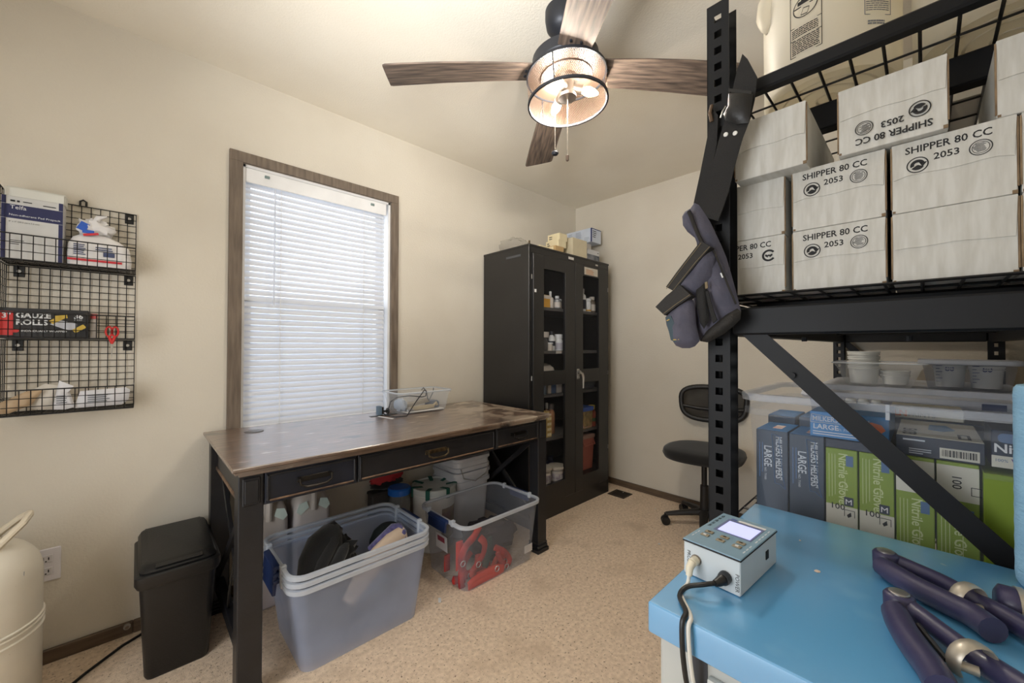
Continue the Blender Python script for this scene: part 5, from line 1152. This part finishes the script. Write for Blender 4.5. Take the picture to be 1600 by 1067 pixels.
def nitr(yl, yr, z0, z1, label, flip=False):
    t = glove(yl, yr, z0, z1, grn, label, group='green nitrile glove boxes in the rack tote'); w = yl-yr; x = GX-.0004; h = z1-z0
    zt = z1 if not flip else z1-.070
    if flip:
        B().b2(GX-.0006,GX,yr+.001,yl-.001,z1-.068,z1-.006).build('white_panel', off, t)
        text('100', .012, (GX-.0012,yl-w*.38,z1-.022), DN, RT_, ink, t, bold=.01)
        b = B(); p0 = V((GX-.001,yl-w*.80,z1-.040)); 
        for a in ((0,0,.012,.001),(0,0,.001,.014),(.012,0,.001,.014),(0,.014,.013,.001)): b.b2(GX-.0012,GX-.0007,p0.y-a[0]-a[2],p0.y-a[0],p0.z-a[1]-a[3],p0.z-a[1])
        b.build('glove_icon', ink, t)
    else:
        B().b2(GX-.0006,GX,yr+.001,yl-.001,z0+.002,z1-.118).build('white_panel', off, t)
        text('100', .012, (GX-.0012,yl-w*.14,z1-.126), (0,-1,0), (0,0,1), ink, t, bold=.01)
        b = B()
        for a in ((0,0,.016,.001),(0,0,.001,.014),(.016,0,.001,.014)): b.b2(GX-.0012,GX-.0007,yl-w*.58-a[0]-a[2],yl-w*.58-a[0],z1-.124-a[1]-a[3],z1-.124-a[1])
        b.prism([(GX-.0012,yl-w*.66,z1-.135),(GX-.0012,yl-w*.78,z1-.128),(GX-.0012,yl-w*.8,z1-.136),(GX-.0012,yl-w*.7,z1-.14)],(.0004,0,0)); b.build('glove_icon', ink, t)
        B().b2(GX-.0006,GX,yl-w*.86,yl-w*.58,z1-.116,z1-.098,.0).build('size_square', nvy, t); text('M', .011, (GX-.0013,yl-w*.72,z1-.1125), (0,-1,0), (0,0,1), ink_w, t, align='CENTER')
    text('Nitrile Gloves', .0150, (x,yl-w*.42,zt-.008), DN, RT_, lgreen, t, fit=.112, bold=.012)
    B().b2(GX-.0006,GX,yl-w*.86,yl-w*.64,zt-.034,zt-.012).build('blue_logo', teal_l, t)
    b = B(); lines(b, (x,yl-w*.30,zt-.012), DN, RT_, .10, 3, .005, .0009, 5); lines(b, (x,yl-w*.60,zt-.06), DN, RT_, .04, 1, .004, .0010, 6); b.build('small_print', lgreen, t)
nitr(.149,.096,z0,.947,'green glove box first from the left, next to the slate blue boxes')
nitr(.095,.042,z0,.947,'green glove box second from the left, with the M square by the counter')
nitr(.041,-.012,z0,.953,'green glove box with a white upper panel, third from the left',True)
nitr(-.013,-.066,z0,.953,'fourth green glove box from the left, white above and crossed by the brace',True)
glove(-.068,-.122,z0,.945,grn,'plain bright green glove box at the right, by the paper roll',x=1.062,d=.2)
# boxes lying on top
zt = .9545
for i, (a, c) in enumerate(((.149,.096),(.095,.042))): pass
glove(.149,.043,.9475,.966,nvy,'flat navy carton lying on the first two green boxes',d=.24,name='flat_carton')
t = glove(.176,.048,.9675,1.022,mk_b,'bright blue glove box lying on its side on top, crossed by the brace',d=.22); w = .128; x = GX-.0004
text("MILKERS HELPERS'", .0105, (x,.171,1.002), XD, ZD, sil, t, sx=.80, bold=.01); text('LARGE', .0105, (x,.170,.985), XD, ZD, sil, t, sx=1.0, bold=.02); text('NO. 71040', .0045, (x,.132,.985), XD, ZD, sil, t)
b = B(); b.tube([(x,.172,1.016),(x,.14,1.012),(x,.09,1.014)],.0007,4).tube([(x,.174,.998),(x,.13,.999),(x,.10,1.0)],.0007,4).tube([(x,.172,1.016),(x,.174,.998)],.0007,4); lines(b,(x,.170,.978),XD,ZD,.10,2,.005,.002,2); b.build('banner_outline', sil, t)
b = B(); b.prism([(x,.085,1.004),(x,.075,1.010),(x,.06,1.006),(x,.054,.996),(x,.062,.988),(x,.075,.990),(x,.086,.994)],(-.0004,0,0)); b.build('orange_badge', orng, t)
t = glove(.0405,-.073,.9545,.9925,nvy,'white-topped navy glove box lying on the green boxes, with a barcode',d=.23); 
B().b2(GX+.002,GX+.225,-.071,.0385,.9925,.9932).build('white_top', off, t)
text('GLOVES', .020, (GX+.012,.012,.9936), (1,0,0), (0,1,0), ink, t, sx=.8, bold=.02)
b = B(); b.prism([(GX+.10,-.004,.9934),(GX+.17,-.006,.9934),(GX+.18,-.03,.9934),(GX+.12,-.042,.9934),(GX+.09,-.025,.9934)],(0,0,.0004)); b.build('glove_print', mk_b, t)
b = B(); 
for a in ((GX+.02,GX+.07,-.058,-.054),(GX+.02,GX+.07,-.046,-.042),(GX+.02,GX+.026,-.058,-.042),(GX+.064,GX+.07,-.058,-.042)): b.b2(a[0],a[1],a[2],a[3],.9932,.9937)
b.build('size_print', ink, t)
B().b2(GX-.0006,GX,-.066,-.018,.958,.977).build('barcode_label', off, t); b = B(); rn = random.Random(4); yy = -.021
while yy > -.062: w_ = rn.choice((.0007,.0012,.002)); b.b2(GX-.0011,GX-.0006,yy-w_,yy,.962,.974); yy -= w_+rn.choice((.0007,.0012))
b.build('barcode', ink, t)
text('XINGRI', .005, (GX-.0005,.03,.985), XD, ZD, sil, t) if False else None
b = B(); lines(b,(GX-.0004,.030,.984),XD,ZD,.03,1,.004,.003,2); lines(b,(GX-.0004,.022,.968),XD,ZD,.030,3,.004,.0015,2); b.build('small_print', sil, t)
t = glove(-.078,-.150,.9545,1.020,nvy,'navy glove box lettered Nitr at the right of the tote, above the green side',d=.12); text('Nitr', .015, (GX-.0005,-.081,.982), XD, ZD, ink_w, t, bold=.02)
o = B().loft([rr(0,0,.028,.008,.007,0),rr(0,0,.028,.008,.007,.0006)]).build('blue_pill_logo', teal_l, t, local=True)
o.rotation_euler = (R(90),0,R(-90)); o.location = (-.06,-.0,.052)
B().b2(GX-.0006,GX,-.149,-.079,.956,.976).build('white_panel', off, t); text('Vin', .013, (GX-.0012,-.1005,.960), XD, ZD, M('purple_ink', (96,70,130), .6), t, bold=.02); text('100%', .005, (GX-.0012,-.082,.966), XD, ZD, teal_l, t)
t = glove(.06,-.06,.9945,1.018,off,'white carton with orange print lying behind the white-topped box',x=1.32,d=.12,name='flat_carton'); text('LN', .013, (1.3195,.052,1.0), XD, ZD, orng, t, bold=.04); text('PRINTS', .010, (1.3195,.028,1.0), XD, ZD, ink_grey, t)
glove(.06,-.15,z0,.9935,nvy,'navy carton standing in the second row behind the green boxes',x=1.32,d=.12)
glove(.13,.07,z0,1.01,off,'tall pale carton standing in the second row behind the bright blue box',x=1.32,d=.12)
for i, (y_, lab) in enumerate(((.135,'leftmost white cap lying among the gloves behind the brace'),(.11,'middle white cap lying among the gloves'),(.085,'rightmost white cap lying among the gloves'))):
    t = thing('bottle_cap', lab, 'cap', (1.36,y_,1.01)); tp_ = 1.0105 if i else 1.0105
    B().lathe([(.011,0),(.011,.014),(.009,.017),(.0001,.017)],(1.36,y_,tp_),14).build('cap_shell', white_pl, t); B().lathe([(.0115,.002),(.0115,.005)],(1.36,y_,tp_),14).build('cap_band', white_pl, t)

# things behind the tote on the low deck
sb = thing('storage_tote', 'grey tote with a flat white lid behind the glove tote, carrying tubs', 'tote', (1.98,.03,TZ0))
B().loft([rr(1.98,.03,.36,.20,.03,TZ0),rr(1.98,.03,.40,.235,.04,1.0)]).build('tub', M('grey_tote', (150,156,166), .5), sb)
B().loft([rr(1.98,.03,.415,.25,.04,1.0),rr(1.98,.03,.42,.255,.04,1.008),rr(1.98,.03,.415,.25,.04,1.022),rr(1.98,.03,.36,.20,.04,1.026)]).build('lid', M('white_lid', (196,200,208), .45), sb)
B().b2(1.559,1.562,-.14,-.10,1.002,1.018).build('blue_clip', navy_m, sb)
wt = M('white_tub', (222,222,216), .45)
def tub(x, y, z, r, h, label, n=1, mark=False, group=None):
    t = thing('plastic_tub', label, 'tub', (x,y,z), group=group)
    B().lathe([(r*.84,.0005),(r*.86,0.003),(r*.97,h*.80),(r*1.05,h*.81),(r*1.05,h*.86),(r,h*.87),(r*1.06,h*.95),(r*1.06,h),(r*.99,h),(r*.97,h*.9)],(x,y,z),32).build('tub_body', wt, t)
    if mark:
        b = B()
        for i in range(6): b.b2(x-r-.003,x-r+.004,y+.022-.006*(i%2),y+.030,z+.018+i*.010,z+.0195+i*.010)
        b.build('scale_marks', M('tub_ink', (46,58,120), .6) if 'tub_ink' not in bpy.data.materials else bpy.data.materials['tub_ink'], t, 0)
        text('80', .014, (x-r*1.0-.0006,y+.010,z+.052), XD, ZD, bpy.data.materials['tub_ink'], t, bold=.03)
    return t
zl = 1.0275
bn = thing('clear_bin', 'clear flared plastic bin of white tubs at the left on the white lid', 'bin', (1.90,.115,zl))
B().loft([rr(1.90,.112,.075,.080,.02,zl+.001,5),rr(1.90,.112,.080,.085,.024,zl+.006,5),rr(1.90,.112,.095,.103,.03,zl+.055,5),rr(1.90,.112,.098,.108,.03,zl+.065,5),rr(1.90,.112,.112,.118,.03,zl+.080,5)], True, False).build('bin_body', CLR('bin_clear', (220,222,222), .24, .15, .3), bn, 60)
B().loft([rr(1.90,.112,.112,.118,.03,zl+.078,5),rr(1.90,.112,.116,.122,.033,zl+.080,5),rr(1.90,.112,.112,.118,.03,zl+.083,5)], False, False).build('rim', rim_pl, bn, 60)
for i, lab in enumerate(('lowest white tub of the tall stack in the clear bin','second white tub from the bottom of the tall stack','third white tub from the bottom of the tall stack','topmost white tub of the tall stack in the clear bin')):
    tub(1.87,.150,zl+.008+i*.0165,.042,.062,lab,group='white tubs in the clear bin')
for i, lab in enumerate(('lower white tub of the short stack in the clear bin','upper white tub of the short stack in the clear bin')):
    tub(1.88,.070,zl+.008+i*.012,.036,.034,lab,group='white tubs in the clear bin')
gb_ = thing('lidded_bin', 'grey translucent lidded box with two measuring tubs inside', 'box', (1.92,-.09,zl))
B().loft([rr(1.93,-.092,.075,.083,.02,zl+.001,5),rr(1.93,-.092,.080,.086,.022,zl+.006,5),rr(1.93,-.092,.095,.098,.026,zl+.083,5)], True, False).build('bin_body', CLR('bin_grey', (132,136,146), .34, .2, .2), gb_, 60)
B().loft([rr(1.93,-.092,.104,.106,.028,zl+.080,5),rr(1.93,-.092,.107,.109,.03,zl+.084,5),rr(1.93,-.092,.105,.107,.03,zl+.094,5)]).build('lid', M('bin_lid', (172,176,184), .4), gb_, 60)
tub(1.905,-.055,zl+.0075,.036,.070,'left measuring tub with blue scale inside the grey lidded box',mark=True,group='measuring tubs'); tub(1.905,-.132,zl+.0075,.036,.069,'right measuring tub with blue scale inside the grey lidded box',mark=True,group='measuring tubs')

# ------------------------------------------------------------------ blue-topped counter unit in the foreground
cu = thing('counter_unit', 'waist-high grey cabinet with a glossy blue top in the right foreground', 'cabinet', (.72,0,0))
KX0, KX1, KY0, KY1, KZ = .486, .955, -.275, .252, .83
blue_top = M('glossy_blue_top', (92,164,214), .3, c2=(86,158,208), vs=3, coat=1, bump=.06, bs=14)
layer(blue_top, (134,190,226), 7, .62, .85, detail=3); layer(blue_top, (190,206,214), 24, .74, .80, detail=2)
B().b2(KX0,KX1,KY0,KY1,KZ-.040,KZ,.004,3).build('blue_top', blue_top, cu)
blue_top.node_tree.nodes['Principled BSDF'].inputs['Coat IOR'].default_value = 2.1; blue_top.node_tree.nodes['Principled BSDF'].inputs['Coat Roughness'].default_value = .25
grey_p = M('pale_grey_panel', (190,192,188), .5)
B().b2(KX0+.018,KX1,KY0+.01,KY1-.008,.02,KZ-.040,.003).build('cabinet_body', grey_p, cu)
d_ = B().b2(KX0+.008,KX0+.018,KY0+.015,.182,.03,KZ-.062,.004,2).build('door', M('pale_grey_door', (206,208,204), .45), cu)
b = B()
for a in ((KY0+.03,.170,KZ-.076,KZ-.080),(KY0+.03,.170,.06,.064),(.166,.170,.06,KZ-.076),(KY0+.03,KY0+.034,.06,KZ-.076)): b.b2(KX0+.005,KX0+.009,a[0],a[1],a[2],a[3],.001)
b.build('door_bead', grey_p, d_)
B().b2(KX0+.0165,KX0+.0185,.184,.202,.03,KZ-.045).build('door_gap', M('shadow_gap_grey', (70,72,78), .6), cu)
B().b2(KX0+.03,KX1-.02,KY0+.03,KY1-.03,0,.021).build('plinth', black_metal, cu)
# controller box
dv = thing('control_box', 'small white control box with a lit screen and six keys on the blue top', 'device', (.650,.203,KZ), R(-4.5))
lx, ly, lh = .135, .077, .047
B().box((0,0,lh/2+.0005),(lx,ly,lh-.001),None,.0012).build('case', M('device_white', (206,214,218), .4), dv, local=True)
B().box((0,0,lh+.0012),(lx+.003,ly+.003,.0024),None,.0010).build('faceplate_rim', ink, dv, local=True)
fpm = M('device_blue_plate', (132,162,182), .35)
B().box((0,0,lh+.0030),(lx+.002,ly+.002,.0022),None,.0008).build('faceplate', fpm, dv, local=True)
sc_m = bpy.data.materials.new('lit_screen'); sc_m.use_nodes = True; p = sc_m.node_tree.nodes['Principled BSDF']; p.inputs['Base Color'].default_value = lin((150,155,215))+(1,); p.inputs['Emission Color'].default_value = lin((206,210,246))+(1,); p.inputs['Emission Strength'].default_value = .62; sc_m.node_tree.nodes.new('ShaderNodeTexNoise')
zf = lh+.0042
B().box((.022,-.003,zf),(.056,.052,.0006)).build('screen_bezel', M('bezel_lilac', (110,118,156), .4), dv, local=True)
B().box((.020,-.004,zf+.0005),(.044,.045,.0006)).build('screen', sc_m, dv, local=True)
km = M('key_tan', (150,140,120), .45)
for i, xk in enumerate((-.022,-.036)):
    for j, yk in enumerate((.022,.0,-.022)):
        k_ = B().box((xk-.002*(j==1)*0,yk,zf+.0008),(.008,.0115,.0016),None,.0006).build('key', km, dv, local=True)
        B().box((xk,yk,zf+.0018),(.003,.004,.0006)).build('key_mark', ink_w if (i and j != 1) else brass_m, k_, local=True)
# printed texts on the plate
b = B(); b.box((.053,-.010,zf),(.007,.038,.0006)); b.build('white_strip', ink_w, dv, local=True); B().box((.053,.016,zf),(.006,.008,.0006)).build('badge', M('badge_blue', (90,110,170), .4), dv, local=True)
b = B(); rn = random.Random(8)
for i in range(4):
    for k in range(5): b.box((.052-.012*k,.034-.0022*(i%2),zf),(.008,.0012,.0004))
for k in range(5): b.box((.048-.012*k,-.0345,zf),(.008,.0016,.0004))
for k in range(3): b.box((-.022-.011*k,-.0345,zf),(.007,.0016,.0004)); b.box((-.030-.009*k,.034,zf),(.006,.0014,.0004))
b.build('plate_print', M('plate_print_white', (206,216,222), .5), dv, local=True)
xf = -lx/2-.0005
text('PROBE', .0050, (xf,.0330,.036), (0,0,-1), (0,-1,0), ink, dv, local=True) ; text('POWER', .0050, (xf,-.0325,.030), (0,0,-1), (0,-1,0), ink, dv, local=True)
B().lathe([(.0075,0),(.0075,.002),(.005,.002)],(xf+.001,.020,.026),18,(-1,0,0)).build('socket_ring', nickel_m, dv, local=True)
B().box((.028,-ly/2-.0004,.026),(.010,.0012,.012)).build('side_port', ink, dv, local=True)
m_ = wmat(dv); W_ = lambda x, y, z: m_ @ V((x,y,z))
def smooth(pts, k=6):
    pts = [V(p) for p in pts]; o = []
    for i in range(len(pts)-1):
        p0, p1, p2, p3 = pts[max(i-1,0)], pts[i], pts[i+1], pts[min(i+2,len(pts)-1)]
        for j in range(k):
            t = j/k; o.append(.5*((2*p1)+(p2-p0)*t+(2*p0-5*p1+4*p2-p3)*t*t+(3*p1-p0-3*p2+p3)*t*t*t))
    return o+[pts[-1]]
wc = thing('sensor_cable', 'white cable plugged into the left of the control box front', 'cable', tuple(W_(xf,.020,.026)))
B().tube([W_(xf-.001,.020,.026),W_(xf-.012,.020,.026)],.006,14).tube([W_(xf-.012,.020,.026),W_(xf-.019,.020,.022),W_(xf-.022,.0195,.012)],[.0055,.0052,.0042],12).build('plug', M('ivory_plug', (226,218,196), .45), wc)
B().tube(smooth([W_(xf-.022,.0195,.014),W_(xf-.027,.019,.003),W_(xf-.055,.014,.003),(.492,.199,.834),(.480,.197,.826),(.480,.195,.79),(.487,.193,.755),(.500,.192,.735)]),.0025,9).build('cord', M('white_cord', (220,218,210), .45), wc)
bc = thing('power_cable', 'black power cable from the control box hanging over the front of the blue top', 'cable', tuple(W_(xf,-.018,.018)))
B().lathe([(.0085,0),(.0085,.004),(.0075,.010)],W_(xf-.0005,-.020,.020),16,(-1,0,0)).tube([W_(xf-.010,-.020,.020),W_(xf-.017,-.0185,.019),W_(xf-.023,-.016,.018)],[.007,.0058,.0042],12).build('plug', blk_plastic, bc)
B().tube(smooth([W_(xf-.020,-.017,.018),W_(xf-.034,-.006,.016),W_(xf-.046,.010,.010),W_(xf-.066,.010,.006),(.492,.205,.836),(.479,.204,.828),(.479,.203,.79),(.484,.199,.75),(.499,.195,.728)]),.0031,9).build('cord', blk_plastic, bc)
# paint chips on the blue top
for u, v, r_, lab in ((1277,893,.004,'larger pale chip of paint lying in the middle of the blue top'),(1250,845,.0015,'tiny pale chip near the back of the blue top')):
    p = at(u,v,'z',KZ); tag(B().blob((p.x,p.y,KZ+.0008),(r_*1.2,r_,.0010),.3,2,1,8).build('paint_chip', M('chip', (226,206,190), .6) if 'chip' not in bpy.data.materials else bpy.data.materials['chip'], None), lab, 'chip')

# the two pliers-like clamps
ppm = M('purple_blue_enamel', (56,52,86), .42, c2=(48,46,76), vs=6, coat=.1, bump=.1, bs=60)
def clamp(label, pin, near, far, ring, ring_r, rod, end_cap, extra=None):
    zc = KZ+.0155
    t = thing('clamp_pliers', label, 'pliers', tuple(at(pin[0],pin[1],'z',KZ)))
    pt = lambda L_: [at(u,v,'z',zc) for u, v in L_]
    n_ = smooth(pt(near),5); k = len(n_)
    B().tube(n_,[.0135 if i > 2 else .0125+.0003*i for i in range(k)],14,1.05,ref=(0,0,1)).build('near_arm', ppm, t, 60)
    f_ = smooth(pt(far),5); k = len(f_)
    B().tube(f_,[.0115-.002*math.sin(PI*min(1,i/k*1.4)) for i in range(k)],14,1.1,ref=(0,0,1)).build('far_arm', ppm, t, 60)
    p = at(pin[0],pin[1],'z',zc)
    B().lathe([(.0145,-.013),(.015,.010),(.0125,.0135),(.0001,.0135)],p,22).build('pivot_boss', ppm, t, 60)
    B().lathe([(.0098,.0135),(.0098,.0150),(.0085,.0158),(.0001,.0156)],p,22).build('pivot_pin', steel_m, t)
    B().tube(smooth(pt([((near[1][0]+far[1][0])/2+6,(near[1][1]+far[1][1])/2),rod[0]]),4),.0028,8).build('spring_rod', black_metal, t)
    c = at(ring[0],ring[1],'z',zc+.004); d = (f_[-1]-f_[0]).normalized(); s = V((-d.y,d.x,0))
    b = B(); pts = [c+s*ring_r*math.cos(a)+V((0,0,ring_r*1.0*math.sin(a))) for a in [R(-40)+i*R(250)/14 for i in range(15)]]
    b.tube(pts,.0024,8,3.0,ref=tuple(d)); b.build('lock_ring', M('dull_steel', (188,180,166), .4, m=.6) if 'dull_steel' not in bpy.data.materials else bpy.data.materials['dull_steel'], t, 60)
    B().tube(pt(rod),.0046,12).build('link_rod', bpy.data.materials['dull_steel'], t)
    if extra:
        e = pt(extra); ax = (e[1]-e[0]).normalized()
        B().tube([e[0],e[0]+ax*.004,e[1]-ax*.006],[.014,.021,.021],20).build('collar', ppm, t, 60); B().tube([e[1]-ax*.006,e[1]],[.0225,.0225],20).build('collar_ring', bpy.data.materials['dull_steel'], t)
    return t
clamp('purple-blue steel clamp lying at the back of the blue top',(1384,876),[(1378,884),(1405,902),(1440,922),(1480,942),(1520,962),(1552,985)],[(1388,874),(1425,889),(1465,906),(1505,927),(1545,950),(1590,975),(1640,1005)],(1513,938),.019,[(1500,945),(1540,952)],True,[(1555,938),(1600,950)])
clamp('purple-blue steel clamp lying at the front right of the blue top',(1405,944),[(1398,956),(1412,985),(1432,1015),(1455,1045),(1475,1080)],[(1412,946),(1445,968),(1485,998),(1525,1028),(1570,1058),(1620,1090)],(1520,1036),.019,[(1480,1032),(1530,1050)],False)
# paper roll
pr2 = thing('paper_towel_roll', 'pale blue paper towel roll standing on the blue top at the right edge', 'paper roll', (.905,-.150,KZ))
blp = M('blue_paper', (146,190,218), .9, c2=(138,182,212), vs=30, bump=.6, bs=90, bst=(1,1,3))
b = B(); prof = [(.021,.001),(.060,.001),(.063,.006)]
for i in range(1,24): prof.append((.0635+.0004*(i%2), .006+.268*i/24))
prof += [(.063,.274),(.060,.279),(.021,.279),(.021,.001)]
b.lathe(prof,(.905,-.150,KZ),40); b.build('paper_winding', blp, pr2, 30)
B().lathe([(.019,.001),(.021,.001),(.021,.280),(.019,.280),(.019,.001)],(.905,-.150,KZ),24).build('core', tan_m, pr2)
